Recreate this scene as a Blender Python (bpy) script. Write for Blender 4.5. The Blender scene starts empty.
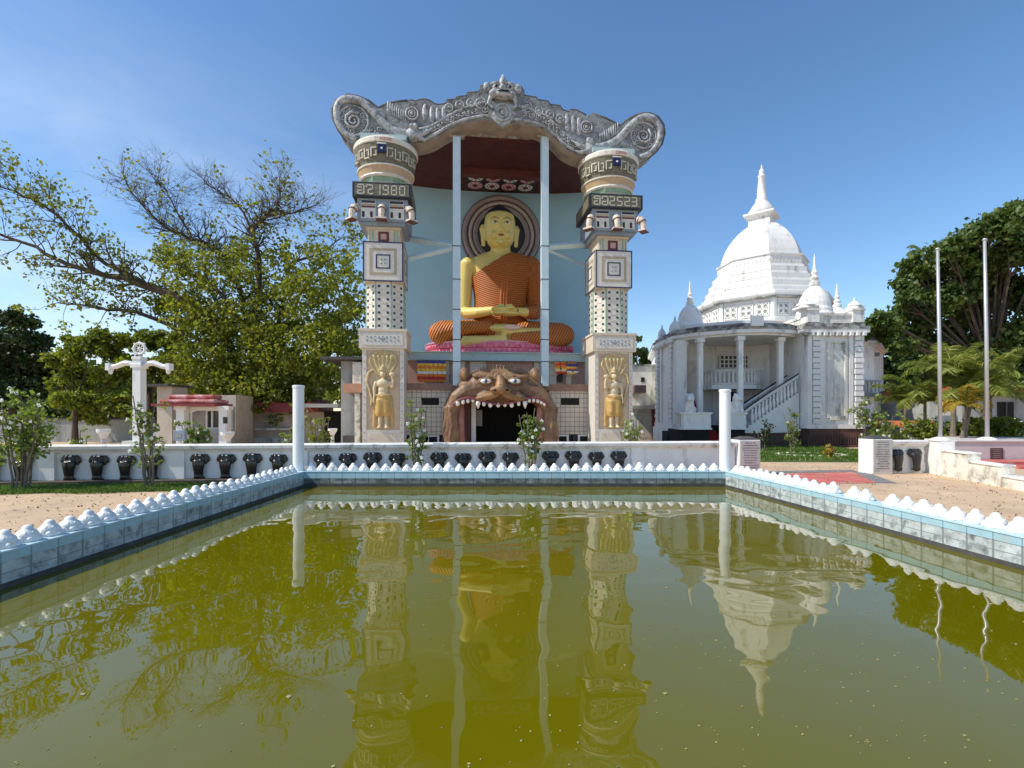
import bpy, bmesh, math, random
import numpy as np
from mathutils import Vector, Matrix
random.seed(7); np.random.seed(7)
R = math.radians; PI = math.pi
sc = bpy.context.scene
col = sc.collection

# ------------------------------------------------------------------ camera, light, exposure
F = 505.0; HZ = 416.0; CH = 1.6          # focal length in px, horizon row, eye height
cam_d = bpy.data.cameras.new('camera'); cam = bpy.data.objects.new('camera', cam_d); col.objects.link(cam)
cam.location = (0, 0, CH); cam.rotation_euler = (R(90), 0, 0)
cam_d.sensor_width = 36; cam_d.lens = F/1024*36; cam_d.shift_y = (HZ-384)/1024
cam_d.clip_start = 0.1; cam_d.clip_end = 5000
sc.camera = cam
SUN_AZ = 74.0    # degrees to the left of straight behind the camera
SUN_EL = 47.0
sv = Vector((-math.sin(R(SUN_AZ))*math.cos(R(SUN_EL)), -math.cos(R(SUN_AZ))*math.cos(R(SUN_EL)), math.sin(R(SUN_EL))))
w = bpy.data.worlds.new('World'); sc.world = w; w.use_nodes = True
nt = w.node_tree; nt.nodes.clear()
wo = nt.nodes.new('ShaderNodeOutputWorld'); bg = nt.nodes.new('ShaderNodeBackground')
sky = nt.nodes.new('ShaderNodeTexSky'); sky.sky_type = 'NISHITA'; sky.sun_disc = False
sky.sun_elevation = R(SUN_EL); sky.sun_rotation = math.atan2(sv.x, sv.y)
sky.air_density = 1.0; sky.dust_density = 0.35; sky.ozone_density = 1.8; sky.altitude = 0
bg.inputs['Strength'].default_value = 0.135
tc = nt.nodes.new('ShaderNodeTexCoord'); mp = nt.nodes.new('ShaderNodeMapping'); mp.inputs['Scale'].default_value = (1.2, 1.2, 4.2)
mp.inputs['Rotation'].default_value = (0, R(-9), 0)
nz = nt.nodes.new('ShaderNodeTexNoise'); nz.inputs['Scale'].default_value = 1.7; nz.inputs['Detail'].default_value = 5; nz.inputs['Roughness'].default_value = .58
nz.inputs['Distortion'].default_value = .5
cr = nt.nodes.new('ShaderNodeValToRGB'); cr.color_ramp.elements[0].position = .36; cr.color_ramp.elements[1].position = .84
sep = nt.nodes.new('ShaderNodeSeparateXYZ')
mx = nt.nodes.new('ShaderNodeMapRange'); mx.inputs[1].default_value = .12; mx.inputs[2].default_value = -.62     # more cloud to the left (west)
mz = nt.nodes.new('ShaderNodeMapRange'); mz.inputs[1].default_value = .58; mz.inputs[2].default_value = .05     # less cloud higher up
m1 = nt.nodes.new('ShaderNodeMath'); m1.operation = 'MULTIPLY'; m2 = nt.nodes.new('ShaderNodeMath'); m2.operation = 'MULTIPLY'
mixc = nt.nodes.new('ShaderNodeMix'); mixc.data_type = 'RGBA'
L = nt.links.new
L(tc.outputs['Generated'], mp.inputs['Vector']); L(mp.outputs[0], nz.inputs['Vector']); L(nz.outputs['Fac'], cr.inputs[0])
L(tc.outputs['Generated'], sep.inputs[0]); L(sep.outputs['X'], mx.inputs[0]); L(sep.outputs['Z'], mz.inputs[0])
L(cr.outputs[0], m1.inputs[0]); L(mx.outputs[0], m1.inputs[1]); L(m1.outputs[0], m2.inputs[0]); L(mz.outputs[0], m2.inputs[1])
mixc.inputs[7].default_value = (7.2, 7.6, 8.0, 1); L(m2.outputs[0], mixc.inputs[0])
hsv = nt.nodes.new('ShaderNodeHueSaturation'); hsv.inputs['Saturation'].default_value = 1.17; hsv.inputs['Value'].default_value = 1.2
L(sky.outputs[0], hsv.inputs['Color']); L(hsv.outputs[0], mixc.inputs[6])
L(mixc.outputs[2], bg.inputs['Color']); L(bg.outputs[0], wo.inputs[0])
sd = bpy.data.lights.new('sun', 'SUN'); so = bpy.data.objects.new('sun', sd); col.objects.link(so)
sd.energy = 4.1; sd.angle = R(.5); sd.color = (1, .93, .80)
so.rotation_euler = (-sv).to_track_quat('-Z', 'Y').to_euler()
sc.view_settings.view_transform = 'Standard'; sc.view_settings.look = 'None'
sc.view_settings.exposure = 0.2; sc.view_settings.gamma = 1
sc.cycles.max_bounces = 8; sc.cycles.use_denoising = True

# ------------------------------------------------------------------ materials
def srgb(r, g, b):
    f = lambda c: (c/255/12.92) if c/255 <= .04045 else ((c/255+.055)/1.055)**2.4
    return (f(r), f(g), f(b), 1)
def nodes(m): return m.node_tree.nodes, m.node_tree.links.new
def mat(name, c, rough=.7, metal=0, var=.15, vscale=3, bump=0, bscale=20, dirt=None, dscale=1.5, damt=.5, spec=.5, streak=False, detail=6):
    """base colour with mottling, optional stain colour of its own shape, optional bump"""
    m = bpy.data.materials.new(name); m.use_nodes = True
    n, l = nodes(m); p = n['Principled BSDF']
    p.inputs['Roughness'].default_value = rough; p.inputs['Metallic'].default_value = metal
    p.inputs['Specular IOR Level'].default_value = spec
    g = n.new('ShaderNodeNewGeometry')
    a = n.new('ShaderNodeTexNoise'); a.inputs['Scale'].default_value = vscale; a.inputs['Detail'].default_value = detail
    l(g.outputs['Position'], a.inputs['Vector'])
    r = n.new('ShaderNodeValToRGB'); r.color_ramp.elements[0].position = .3; r.color_ramp.elements[1].position = .7
    c = tuple(c[:3])
    r.color_ramp.elements[0].color = tuple(max(0, x*(1-var)) for x in c)+(1,)
    r.color_ramp.elements[1].color = tuple(min(1, x*(1+var*.6)) for x in c)+(1,)
    l(a.outputs['Fac'], r.inputs[0]); out = r.outputs[0]
    if dirt:
        d = n.new('ShaderNodeTexNoise'); d.inputs['Scale'].default_value = dscale; d.inputs['Detail'].default_value = 9; d.inputs['Roughness'].default_value = .68
        mpn = n.new('ShaderNodeMapping'); mpn.inputs['Scale'].default_value = (1, 1, .22 if streak else 1)
        l(g.outputs['Position'], mpn.inputs['Vector']); l(mpn.outputs[0], d.inputs['Vector'])
        dr = n.new('ShaderNodeValToRGB'); dr.color_ramp.elements[0].position = .62-damt*.28; dr.color_ramp.elements[1].position = .74-damt*.12
        l(d.outputs['Fac'], dr.inputs[0])
        mx = n.new('ShaderNodeMix'); mx.data_type = 'RGBA'; l(dr.outputs[0], mx.inputs[0]); l(out, mx.inputs[6]); mx.inputs[7].default_value = tuple(dirt[:3])+(1,)
        out = mx.outputs[2]
    l(out, p.inputs['Base Color'])
    if bump:
        b = n.new('ShaderNodeBump'); b.inputs['Strength'].default_value = .6; b.inputs['Distance'].default_value = bump
        bn = n.new('ShaderNodeTexNoise'); bn.inputs['Scale'].default_value = bscale; bn.inputs['Detail'].default_value = 5
        l(g.outputs['Position'], bn.inputs['Vector']); l(bn.outputs['Fac'], b.inputs['Height']); l(b.outputs[0], p.inputs['Normal'])
    m['_out'] = 0
    return m
def grid_over(m, axis, sx, sz, line, lw=.06, offset=0.0, strength=1):
    """tile joints: axis = which horizontal object coordinate runs along the tiles"""
    n, l = nodes(m); p = n['Principled BSDF']
    tcn = n.new('ShaderNodeTexCoord'); s = n.new('ShaderNodeSeparateXYZ'); l(tcn.outputs['Object'], s.inputs[0])
    def lines(sock, period):
        d = n.new('ShaderNodeMath'); d.operation = 'DIVIDE'; l(sock, d.inputs[0]); d.inputs[1].default_value = period
        f = n.new('ShaderNodeMath'); f.operation = 'FRACT'; l(d.outputs[0], f.inputs[0])
        c = n.new('ShaderNodeMath'); c.operation = 'LESS_THAN'; l(f.outputs[0], c.inputs[0]); c.inputs[1].default_value = lw
        return c.outputs[0]
    mxx = n.new('ShaderNodeMath'); mxx.operation = 'MAXIMUM'
    l(lines(s.outputs[axis], sx), mxx.inputs[0]); l(lines(s.outputs['Z'], sz), mxx.inputs[1])
    ms = n.new('ShaderNodeMath'); ms.operation = 'MULTIPLY'; l(mxx.outputs[0], ms.inputs[0]); ms.inputs[1].default_value = strength
    mx = n.new('ShaderNodeMix'); mx.data_type = 'RGBA'; l(ms.outputs[0], mx.inputs[0])
    old = p.inputs['Base Color'].links[0].from_socket; l(old, mx.inputs[6]); mx.inputs[7].default_value = tuple(line[:3])+(1,)
    l(mx.outputs[2], p.inputs['Base Color'])
    return m
def leaf_mat(name, dark, light, trans=.35, rough=.5):
    m = bpy.data.materials.new(name); m.use_nodes = True
    n, l = nodes(m); n.clear(); o = n.new('ShaderNodeOutputMaterial')
    g = n.new('ShaderNodeNewGeometry'); r = n.new('ShaderNodeValToRGB')
    r.color_ramp.elements[0].color = tuple(dark[:3])+(1,); r.color_ramp.elements[1].color = tuple(light[:3])+(1,)
    nz = n.new('ShaderNodeTexNoise'); nz.inputs['Scale'].default_value = .9; l(g.outputs['Position'], nz.inputs['Vector'])
    ad = n.new('ShaderNodeMath'); ad.operation = 'MULTIPLY_ADD'; l(g.outputs['Random Per Island'], ad.inputs[0]); ad.inputs[1].default_value = .6
    sb = n.new('ShaderNodeMath'); sb.operation = 'MULTIPLY_ADD'; l(nz.outputs['Fac'], sb.inputs[0]); sb.inputs[1].default_value = 1.4; sb.inputs[2].default_value = -.5
    l(sb.outputs[0], ad.inputs[2]); l(ad.outputs[0], r.inputs[0])
    p = n.new('ShaderNodeBsdfPrincipled'); p.inputs['Roughness'].default_value = rough; p.inputs['Specular IOR Level'].default_value = .35; l(r.outputs[0], p.inputs['Base Color'])
    t = n.new('ShaderNodeBsdfTranslucent'); hs = n.new('ShaderNodeMix'); hs.data_type = 'RGBA'; hs.blend_type = 'MULTIPLY'; hs.inputs[0].default_value = 1
    l(r.outputs[0], hs.inputs[6]); hs.inputs[7].default_value = (1.25, 1.3, .5, 1); l(hs.outputs[2], t.inputs[0])
    x = n.new('ShaderNodeMixShader'); x.inputs[0].default_value = trans; l(p.outputs[0], x.inputs[1]); l(t.outputs[0], x.inputs[2]); l(x.outputs[0], o.inputs[0])
    return m
def robe_mat(name, c1, c2, ang, scale):
    """pleated cloth: ridge stripes across the body"""
    m = bpy.data.materials.new(name); m.use_nodes = True; n, l = nodes(m); p = n['Principled BSDF']; p.inputs['Roughness'].default_value = .6
    tcn = n.new('ShaderNodeTexCoord'); mpn = n.new('ShaderNodeMapping'); mpn.inputs['Rotation'].default_value = (0, ang, 0)
    l(tcn.outputs['Object'], mpn.inputs['Vector']); wv = n.new('ShaderNodeTexWave'); wv.bands_direction = 'Z'; wv.inputs['Scale'].default_value = scale
    wv.inputs['Distortion'].default_value = .6; wv.inputs['Detail'].default_value = 1
    l(mpn.outputs[0], wv.inputs['Vector']); r = n.new('ShaderNodeValToRGB'); r.color_ramp.elements[0].color = tuple(c1[:3])+(1,); r.color_ramp.elements[1].color = tuple(c2[:3])+(1,)
    r.color_ramp.elements[0].position = .15; r.color_ramp.elements[1].position = .6  # shade in the pleat grooves is painted as the darker colour
    l(wv.outputs['Fac'], r.inputs[0]); l(r.outputs[0], p.inputs['Base Color'])
    b = n.new('ShaderNodeBump'); b.inputs['Strength'].default_value = .9; b.inputs['Distance'].default_value = .045; l(wv.outputs['Fac'], b.inputs['Height']); l(b.outputs[0], p.inputs['Normal'])
    return m
G4 = lambda v: (v, v, v*.98, 1)
M = {}
M['white'] = mat('white_paint', G4(.8), .6, var=.06, dirt=(.45, .44, .40), dscale=2.2, damt=.12, streak=True, bump=.004, bscale=40)
M['white_clean'] = mat('clean_white_paint', G4(.8), .5, var=.05, dirt=(.5, .5, .48), dscale=2.5, damt=.05, streak=True, bump=.003)
M['white_worn'] = mat('stained_white_plaster', (.74, .72, .66), .8, var=.12, dirt=(.12, .12, .1), dscale=2.0, damt=.42, streak=True, bump=.01, bscale=25)
M['cap'] = mat('wall_cap_plaster', (.8, .79, .75), .75, var=.12, dirt=(.16, .15, .13), dscale=3.2, damt=.34, bump=.012, bscale=22)
M['parapet'] = mat('mould_stained_parapet', (.5, .5, .47), .85, var=.3, vscale=6, dirt=(.035, .035, .033), dscale=1.9, damt=.85, bump=.03, bscale=14)
M['black'] = mat('black_gloss_paint', (.012, .012, .013), .27, var=.2, bump=.004, bscale=30, spec=.5)
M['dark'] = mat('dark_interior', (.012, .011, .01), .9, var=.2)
M['greydark'] = mat('dark_grey_stone', (.07, .068, .065), .8, var=.35, vscale=5, bump=.01)
M['sand'] = mat('sand_ground', (.60, .43, .275), .95, var=.22, vscale=1.6, bump=.02, bscale=28, dirt=(.40, .29, .2), dscale=.8, damt=.4, detail=10)
M['soil'] = mat('dark_ledge_cement', (.085, .065, .052), .9, var=.3, vscale=5, bump=.01)
M['grass_base'] = mat('lawn_soil', (.08, .12, .025), .95, var=.4, vscale=3)
M['red_path'] = mat('faded_red_cement', (.55, .13, .11), .8, var=.2, vscale=2, dirt=(.5, .33, .26), dscale=1.6, damt=.4)
M['grey_path'] = mat('grey_cement_strip', (.2, .2, .2), .85, var=.25, vscale=3, dirt=(.4, .32, .24), dscale=2, damt=.3)
M['kerb_top'] = mat('pale_blue_kerb_paint', (.48, .66, .74), .55, var=.1, vscale=4, dirt=(.72, .78, .8), dscale=6, damt=.4)
kb = mat('blue_kerb_tile', (.37, .56, .64), .35, var=.14, vscale=4, dirt=(.42, .47, .46), dscale=7, damt=.3)
kl = mat('dirty_lower_kerb_tile', (.30, .34, .33), .5, var=.3, vscale=5, dirt=(.05, .055, .045), dscale=5.5, damt=.85)
M['kb_x'] = grid_over(kb, 'X', .3, .5, (.2, .32, .38), .05)
M['kl_x'] = grid_over(kl, 'X', .3, .11, (.07, .09, .09), .08)
kb2 = mat('blue_kerb_tile_side', (.37, .56, .64), .35, var=.14, vscale=4, dirt=(.42, .47, .46), dscale=7, damt=.3)
kl2 = mat('dirty_lower_kerb_tile_side', (.50, .55, .55), .5, var=.3, vscale=6, dirt=(.12, .13, .12), dscale=8, damt=.5)
M['kb_y'] = grid_over(kb2, 'Y', .3, .5, (.2, .32, .38), .05)
M['kl_y'] = grid_over(kl2, 'Y', .3, .115, (.20, .24, .24), .08)
M['pillar'] = mat('cream_mosaic', (.66, .58, .47), .55, var=.1, vscale=8, dirt=(.45, .36, .28), dscale=4, damt=.2, bump=.004)
M['pillar_white'] = mat('off_white_mosaic', (.68, .65, .58), .5, var=.1, vscale=8, dirt=(.4, .36, .3), dscale=4, damt=.15)
M['niche'] = mat('tan_niche_plaster', (.60, .47, .32), .7, var=.12, vscale=5)
M['pinkish'] = mat('pink_mosaic', (.55, .33, .28), .55, var=.12, vscale=6)
M['tan'] = mat('tan_mosaic', (.50, .36, .22), .6, var=.15, vscale=7)
M['tanline'] = mat('khaki_mosaic_strip', (.42, .36, .24), .6, var=.15, vscale=7)
M['green'] = mat('pale_green_mosaic', (.27, .42, .29), .5, var=.15, vscale=7)
M['navy'] = mat('navy_mosaic', (.015, .018, .09), .35, var=.2)
M['maroon'] = mat('maroon_mosaic', (.13, .035, .03), .5, var=.2)
M['slate'] = mat('slate_blue_mosaic', (.25, .31, .37), .5, var=.15, vscale=7)
M['blackm'] = mat('black_mosaic', (.025, .024, .026), .45, var=.3, vscale=9)
M['olive'] = mat('dark_olive_mosaic', (.16, .15, .10), .55, var=.35, vscale=9)
M['digit'] = mat('bone_mosaic_digits', (.55, .52, .42), .5, var=.1)
M['arch'] = mat('weathered_silver_carving', (.40, .42, .43), .55, var=.2, vscale=3, dirt=(.06, .06, .06), dscale=2.4, damt=.6, bump=.05, bscale=9)
M['arch_hi'] = mat('silver_relief', (.43, .45, .46), .5, var=.2, vscale=5, dirt=(.08, .08, .08), dscale=3.5, damt=.6, bump=.04, bscale=12)
M['arch_back'] = mat('pale_silver_ground', (.27, .285, .29), .7, var=.25, vscale=4, dirt=(.06, .06, .06), dscale=2.5, damt=.6, bump=.05, bscale=9)
M['arch_dk'] = mat('blackened_arch_rim', (.10, .10, .10), .8, var=.4, vscale=4, bump=.02)
M['soffit'] = mat('beige_soffit_plaster', (.36, .30, .25), .8, var=.2, vscale=2, dirt=(.16, .13, .11), dscale=1.2, damt=.3)
M['ceil'] = grid_over(mat('red_brown_boards', (.085, .016, .011), .7, var=.35, vscale=2), 'Y', .28, 60, (.03, .008, .006), .1)
M['blue_wall'] = mat('blue_grey_plaster', (.35, .60, .74), .85, var=.06, vscale=.8, dirt=(.42, .6, .70), dscale=.8, damt=.2)
M['bluepost'] = mat('pale_blue_post_paint', (.50, .64, .70), .5, var=.06, dirt=(.6, .68, .70), dscale=2, damt=.2)
M['slab'] = mat('pale_teal_slab', (.42, .54, .54), .6, var=.1, dirt=(.3, .36, .35), dscale=3, damt=.3)
M['ledge'] = mat('brown_tile_ledge', (.26, .15, .11), .6, var=.2, vscale=5)
M['tile'] = grid_over(mat('beige_wall_tile', (.60, .54, .45), .4, var=.12, vscale=2), 'X', .22, .22, (.13, .11, .09), .09)
M['gold_skin'] = mat('yellow_enamel_skin', (.70, .55, .16), .45, var=.05, vscale=1)
M['lip'] = mat('red_lip_paint', (.35, .05, .05), .4)
M['eyewhite'] = mat('white_enamel', (.75, .75, .72), .3, var=.03)
M['hair'] = mat('black_hair_curls', (.02, .02, .025), .6, bump=.04, bscale=9)
M['robe'] = robe_mat('orange_pleated_robe', (.27, .065, .010), (.56, .165, .022), R(12), 3.4)
M['robe_r'] = robe_mat('orange_pleated_robe_shoulder', (.27, .065, .010), (.56, .165, .022), R(-35), 3.2)
M['robe_leg'] = robe_mat('orange_pleated_robe_legs', (.30, .08, .012), (.60, .19, .03), R(62), 2.6)
M['foot'] = mat('pale_pink_sole', (.72, .50, .38), .5, var=.05)
M['pink'] = mat('pink_lotus_enamel', (.80, .17, .28), .5, var=.12, vscale=5, dirt=(.8, .42, .48), dscale=5, damt=.5, bump=.03, bscale=9)
M['pinkpale'] = mat('pale_pink_rim', (.75, .42, .46), .5, var=.1)
M['halo1'] = mat('grey_mauve_ring', (.32, .26, .26), .6, var=.2, vscale=6)
M['halo2'] = mat('brown_ring', (.14, .07, .05), .6, var=.3, vscale=6)
M['halo3'] = mat('pale_ring', (.48, .42, .38), .6, var=.2, vscale=6)
M['lion'] = mat('brown_painted_fur', (.20, .105, .06), .5, var=.45, vscale=3.2, dirt=(.29, .185, .085), dscale=1.9, damt=.6, bump=.07, bscale=7)
M['lion_nose'] = mat('ochre_nose_paint', (.28, .155, .065), .5, var=.4, vscale=3, bump=.02)
M['gum'] = mat('dark_red_gum', (.20, .05, .045), .5, var=.2)
M['tongue'] = mat('pinkish_brown_mouth_lining', (.36, .17, .13), .6, var=.25, vscale=4, bump=.02)
M['tooth'] = mat('white_tooth_enamel', (.8, .78, .72), .3, var=.04)
M['iris'] = mat('blue_iris', (.16, .24, .34), .3)
M['stone_f'] = mat('cream_relief_paint', (.66, .54, .34), .55, var=.12, vscale=6)
M['ochre'] = mat('ochre_relief_paint', (.55, .36, .12), .55, var=.2, vscale=5)
M['flesh'] = mat('dull_pink_relief_paint', (.58, .33, .2), .6, var=.1)
M['hoodc'] = mat('naga_hood_ochre', (.58, .46, .24), .55, var=.25, vscale=5, bump=.02)
M['stupa'] = mat('stupa_whitewash', (.79, .78, .75), .6, var=.06, dirt=(.30, .30, .27), dscale=1.7, damt=.26, streak=True, bump=.006, bscale=12)
M['grille'] = mat('grille_shadow_grey', (.30, .30, .29), .8, var=.2)
M['brick'] = mat('dark_brick_plinth', (.14, .07, .055), .85, var=.4, vscale=4, dirt=(.03, .03, .03), dscale=2, damt=.6, bump=.02)
M['redcarpet'] = mat('red_carpet', (.30, .018, .016), .9, var=.2)
M['steel'] = mat('grey_galvanised_pole', (.55, .55, .55), .4, metal=.5, var=.1)
M['pole_white'] = mat('white_pole_paint', (.8, .82, .82), .45, var=.05, dirt=(.55, .57, .56), dscale=4, damt=.12, streak=True)
M['bark'] = mat('grey_brown_bark', (.10, .075, .055), .9, var=.4, vscale=3, bump=.03, bscale=12)
M['bark_pale'] = mat('pale_shrub_bark', (.18, .15, .11), .9, var=.3, vscale=6)
M['pinkwall'] = mat('faded_pink_wall_paint', (.60, .53, .52), .8, var=.1, dirt=(.42, .39, .38), dscale=1.5, damt=.4)
M['ruin'] = mat('peeling_white_wall', (.76, .73, .64), .85, var=.15, dirt=(.17, .15, .1), dscale=2.6, damt=.5, bump=.03, bscale=10)
M['beige'] = mat('beige_house_wall', (.55, .48, .40), .85, var=.1, dirt=(.35, .3, .25), dscale=1.2, damt=.3)
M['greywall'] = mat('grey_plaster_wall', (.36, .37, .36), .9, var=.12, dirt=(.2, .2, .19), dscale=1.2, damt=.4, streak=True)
M['redroof'] = mat('faded_red_roof_sheet', (.38, .06, .06), .6, var=.25, vscale=3, dirt=(.66, .42, .42), dscale=1.8, damt=.6)
M['redpaint'] = mat('red_fascia_paint', (.23, .03, .028), .6, var=.2)
M['orange'] = mat('orange_tile_roof', (.45, .14, .05), .8, var=.3, vscale=4)
M['glassdk'] = mat('dark_window_glass', (.03, .035, .04), .12, var=.2)
M['plaque'] = mat('maroon_plaque', (.10, .05, .055), .5, var=.2)
M['ins'] = mat('faded_marble_slab', (.56, .52, .49), .6, var=.12, vscale=4, dirt=(.4, .35, .33), dscale=3, damt=.4)
M['ink'] = mat('dark_engraved_letters', (.09, .07, .07), .7)
M['petal'] = mat('white_flower_petal', (.8, .8, .74), .5, var=.03)
M['flag_o'] = mat('orange_flag_cloth', (.75, .22, .03), .8); M['flag_r'] = mat('red_flag_cloth', (.55, .03, .04), .8)
M['flag_y'] = mat('yellow_flag_cloth', (.8, .52, .06), .8); M['flag_w'] = mat('white_flag_cloth', (.78, .78, .76), .8); M['flag_b'] = mat('blue_flag_cloth', (.04, .06, .3), .8)
M['leaf_bo'] = leaf_mat('bo_tree_leaves', (.08, .11, .016), (.36, .38, .06), .45)
M['leaf_dk'] = leaf_mat('dark_evergreen_leaves', (.018, .035, .012), (.055, .09, .025), .2)
M['leaf_mid'] = leaf_mat('mid_green_leaves', (.07, .11, .015), (.30, .34, .045), .42)
M['leaf_mango'] = leaf_mat('mango_leaves', (.035, .07, .016), (.15, .21, .05), .28)
M['leaf_palm'] = leaf_mat('palm_leaflets', (.08, .13, .02), (.36, .38, .08), .4)
M['leaf_yel'] = leaf_mat('yellowed_palm_leaflets', (.3, .24, .03), (.5, .33, .05), .35)
M['leaf_shrub'] = leaf_mat('shrub_leaves', (.08, .13, .025), (.32, .40, .10), .4)
M['leaf_grass'] = leaf_mat('grass_blades', (.06, .12, .02), (.17, .27, .05), .3)
# water: murky olive green body under a clear reflecting surface
wm = bpy.data.materials.new('green_pond_water'); wm.use_nodes = True; n, l = nodes(wm); p = n['Principled BSDF']
p.inputs['Roughness'].default_value = .012; p.inputs['IOR'].default_value = 1.6
g = n.new('ShaderNodeNewGeometry'); a = n.new('ShaderNodeTexNoise'); a.inputs['Scale'].default_value = .35; a.inputs['Detail'].default_value = 3; l(g.outputs['Position'], a.inputs['Vector'])
r = n.new('ShaderNodeValToRGB'); r.color_ramp.elements[0].color = (.112, .104, .001, 1); r.color_ramp.elements[1].color = (.136, .122, .002, 1); l(a.outputs['Fac'], r.inputs[0]); l(r.outputs[0], p.inputs['Base Color'])
b1 = n.new('ShaderNodeTexNoise'); b1.inputs['Scale'].default_value = 1.15; b1.inputs['Detail'].default_value = 1.5; b1.inputs['Distortion'].default_value = .3; l(g.outputs['Position'], b1.inputs['Vector'])
bp = n.new('ShaderNodeBump'); bp.inputs['Strength'].default_value = 1; bp.inputs['Distance'].default_value = .012; l(b1.outputs['Fac'], bp.inputs['Height']); l(bp.outputs[0], p.inputs['Normal'])
M['water'] = wm

# ------------------------------------------------------------------ mesh building
class MB:
    def __init__(s): s.v = []; s.f = []; s.m = []
    def add(s, vs, fs, mi=0):
        o = len(s.v); s.v += [tuple(v) for v in vs]; s.f += [tuple(i+o for i in f) for f in fs]; s.m += [mi]*len(fs); return s
    def box(s, c, d, rz=0, mi=0, top=1.0):
        x, y, z = d[0]/2, d[1]/2, d[2]/2; ca, sa = math.cos(rz), math.sin(rz)
        vs = []
        for k in (-1, 1):
            t = top if k > 0 else 1
            for (a, b) in ((-1, -1), (1, -1), (1, 1), (-1, 1)):
                X, Y = a*x*t, b*y*t; vs.append((c[0]+X*ca-Y*sa, c[1]+X*sa+Y*ca, c[2]+k*z))
        return s.add(vs, [(3, 2, 1, 0), (4, 5, 6, 7), (0, 1, 5, 4), (1, 2, 6, 5), (2, 3, 7, 6), (3, 0, 4, 7)], mi)
    def b2(s, x0, x1, y0, y1, z0, z1, mi=0): return s.box(((x0+x1)/2, (y0+y1)/2, (z0+z1)/2), (x1-x0, y1-y0, z1-z0), 0, mi)
    def prism(s, pts, z0, z1, mi=0):
        n = len(pts); vs = [(p[0], p[1], z0) for p in pts]+[(p[0], p[1], z1) for p in pts]
        return s.add(vs, [tuple(range(n-1, -1, -1)), tuple(range(n, 2*n))]+[(i, (i+1) % n, n+(i+1) % n, n+i) for i in range(n)], mi)
    def ext(s, pts, y0, y1, mi=0):
        """outline in xz extruded along y"""
        n = len(pts); vs = [(p[0], y0, p[1]) for p in pts]+[(p[0], y1, p[1]) for p in pts]
        return s.add(vs, [tuple(range(n)), tuple(range(2*n-1, n-1, -1))]+[(i, n+i, n+(i+1) % n, (i+1) % n) for i in range(n)], mi)
    def lathe(s, prof, n=24, c=(0, 0), ph=0, mi=0, sx=1, sy=1):
        vs = []; fs = []
        for r, z in prof:
            for i in range(n):
                a = ph+2*PI*i/n; vs.append((c[0]+r*math.cos(a)*sx, c[1]+r*math.sin(a)*sy, z))
        k = len(prof)
        for j in range(k-1):
            for i in range(n): fs.append((j*n+i, j*n+(i+1) % n, (j+1)*n+(i+1) % n, (j+1)*n+i))
        fs.append(tuple(range(n-1, -1, -1))); fs.append(tuple((k-1)*n+i for i in range(n)))
        return s.add(vs, fs, mi)
    def tube(s, pts, rad, n=6, mi=0, flat=1.0, cap=True):
        pts = [Vector(p) for p in pts]; k = len(pts)
        if not hasattr(rad, '__len__'): rad = [rad]*k
        vs = []; fs = []; ref = None
        for j in range(k):
            d = (pts[min(j+1, k-1)]-pts[max(j-1, 0)]).normalized()
            if ref is None: ref = Vector((0, 1, 0)) if abs(d.y) < .9 else Vector((1, 0, 0))
            u = d.cross(ref);  u = u.normalized() if u.length > 1e-6 else d.orthogonal().normalized()
            v = u.cross(d).normalized(); ref = v
            for i in range(n):
                a = 2*PI*i/n; vs.append(pts[j]+u*math.cos(a)*rad[j]+v*math.sin(a)*rad[j]*flat)
        for j in range(k-1):
            for i in range(n): fs.append((j*n+i, j*n+(i+1) % n, (j+1)*n+(i+1) % n, (j+1)*n+i))
        if cap: fs.append(tuple(range(n-1, -1, -1))); fs.append(tuple((k-1)*n+i for i in range(n)))
        return s.add(vs, fs, mi)
    def ell(s, c, r, mi=0, n=14, m=9, rot=None):
        vs = []; fs = []
        for j in range(m+1):
            t = PI*j/m
            for i in range(n):
                a = 2*PI*i/n; p = Vector((r[0]*math.sin(t)*math.cos(a), r[1]*math.sin(t)*math.sin(a), r[2]*math.cos(t)))
                if rot: p = rot @ p
                vs.append((c[0]+p.x, c[1]+p.y, c[2]+p.z))
        for j in range(m):
            for i in range(n): fs.append((j*n+i, (j+1)*n+i, (j+1)*n+(i+1) % n, j*n+(i+1) % n))
        return s.add(vs, fs, mi)
    def torus(s, c, R0, r, n=28, m=6, mi=0, sy=1, a0=0, a1=2*PI):
        """ring in the xz plane"""
        full = abs(a1-a0-2*PI) < 1e-6
        pts = [(c[0]+R0*math.cos(a0+(a1-a0)*i/n), c[1], c[2]+R0*math.sin(a0+(a1-a0)*i/n)) for i in range(n+1)]
        return s.tube(pts, r, m, mi, cap=not full)
    def build(s, name, mats, parent=None, org=(0, 0, 0), smooth=False, remesh=0, smoothit=0, bevel=0):
        me = bpy.data.meshes.new(name); V = [(v[0]-org[0], v[1]-org[1], v[2]-org[2]) for v in s.v]
        me.from_pydata(V, [], s.f)
        if not isinstance(mats, (list, tuple)): mats = [mats]
        for k in mats: me.materials.append(M[k] if isinstance(k, str) else k)
        me.polygons.foreach_set('material_index', s.m)
        bm = bmesh.new(); bm.from_mesh(me); bmesh.ops.remove_doubles(bm, verts=bm.verts, dist=1e-5); bmesh.ops.recalc_face_normals(bm, faces=bm.faces)
        bm.to_mesh(me); bm.free()
        if smooth: me.shade_smooth()
        o = bpy.data.objects.new(name, me); col.objects.link(o)
        if parent is not None: o.parent = parent
        else: o.location = org
        if remesh:
            q = o.modifiers.new('remesh', 'REMESH'); q.mode = 'VOXEL'; q.voxel_size = remesh; q.use_smooth_shade = True
            if smoothit: q = o.modifiers.new('smooth', 'SMOOTH'); q.factor = .5; q.iterations = smoothit
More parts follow.
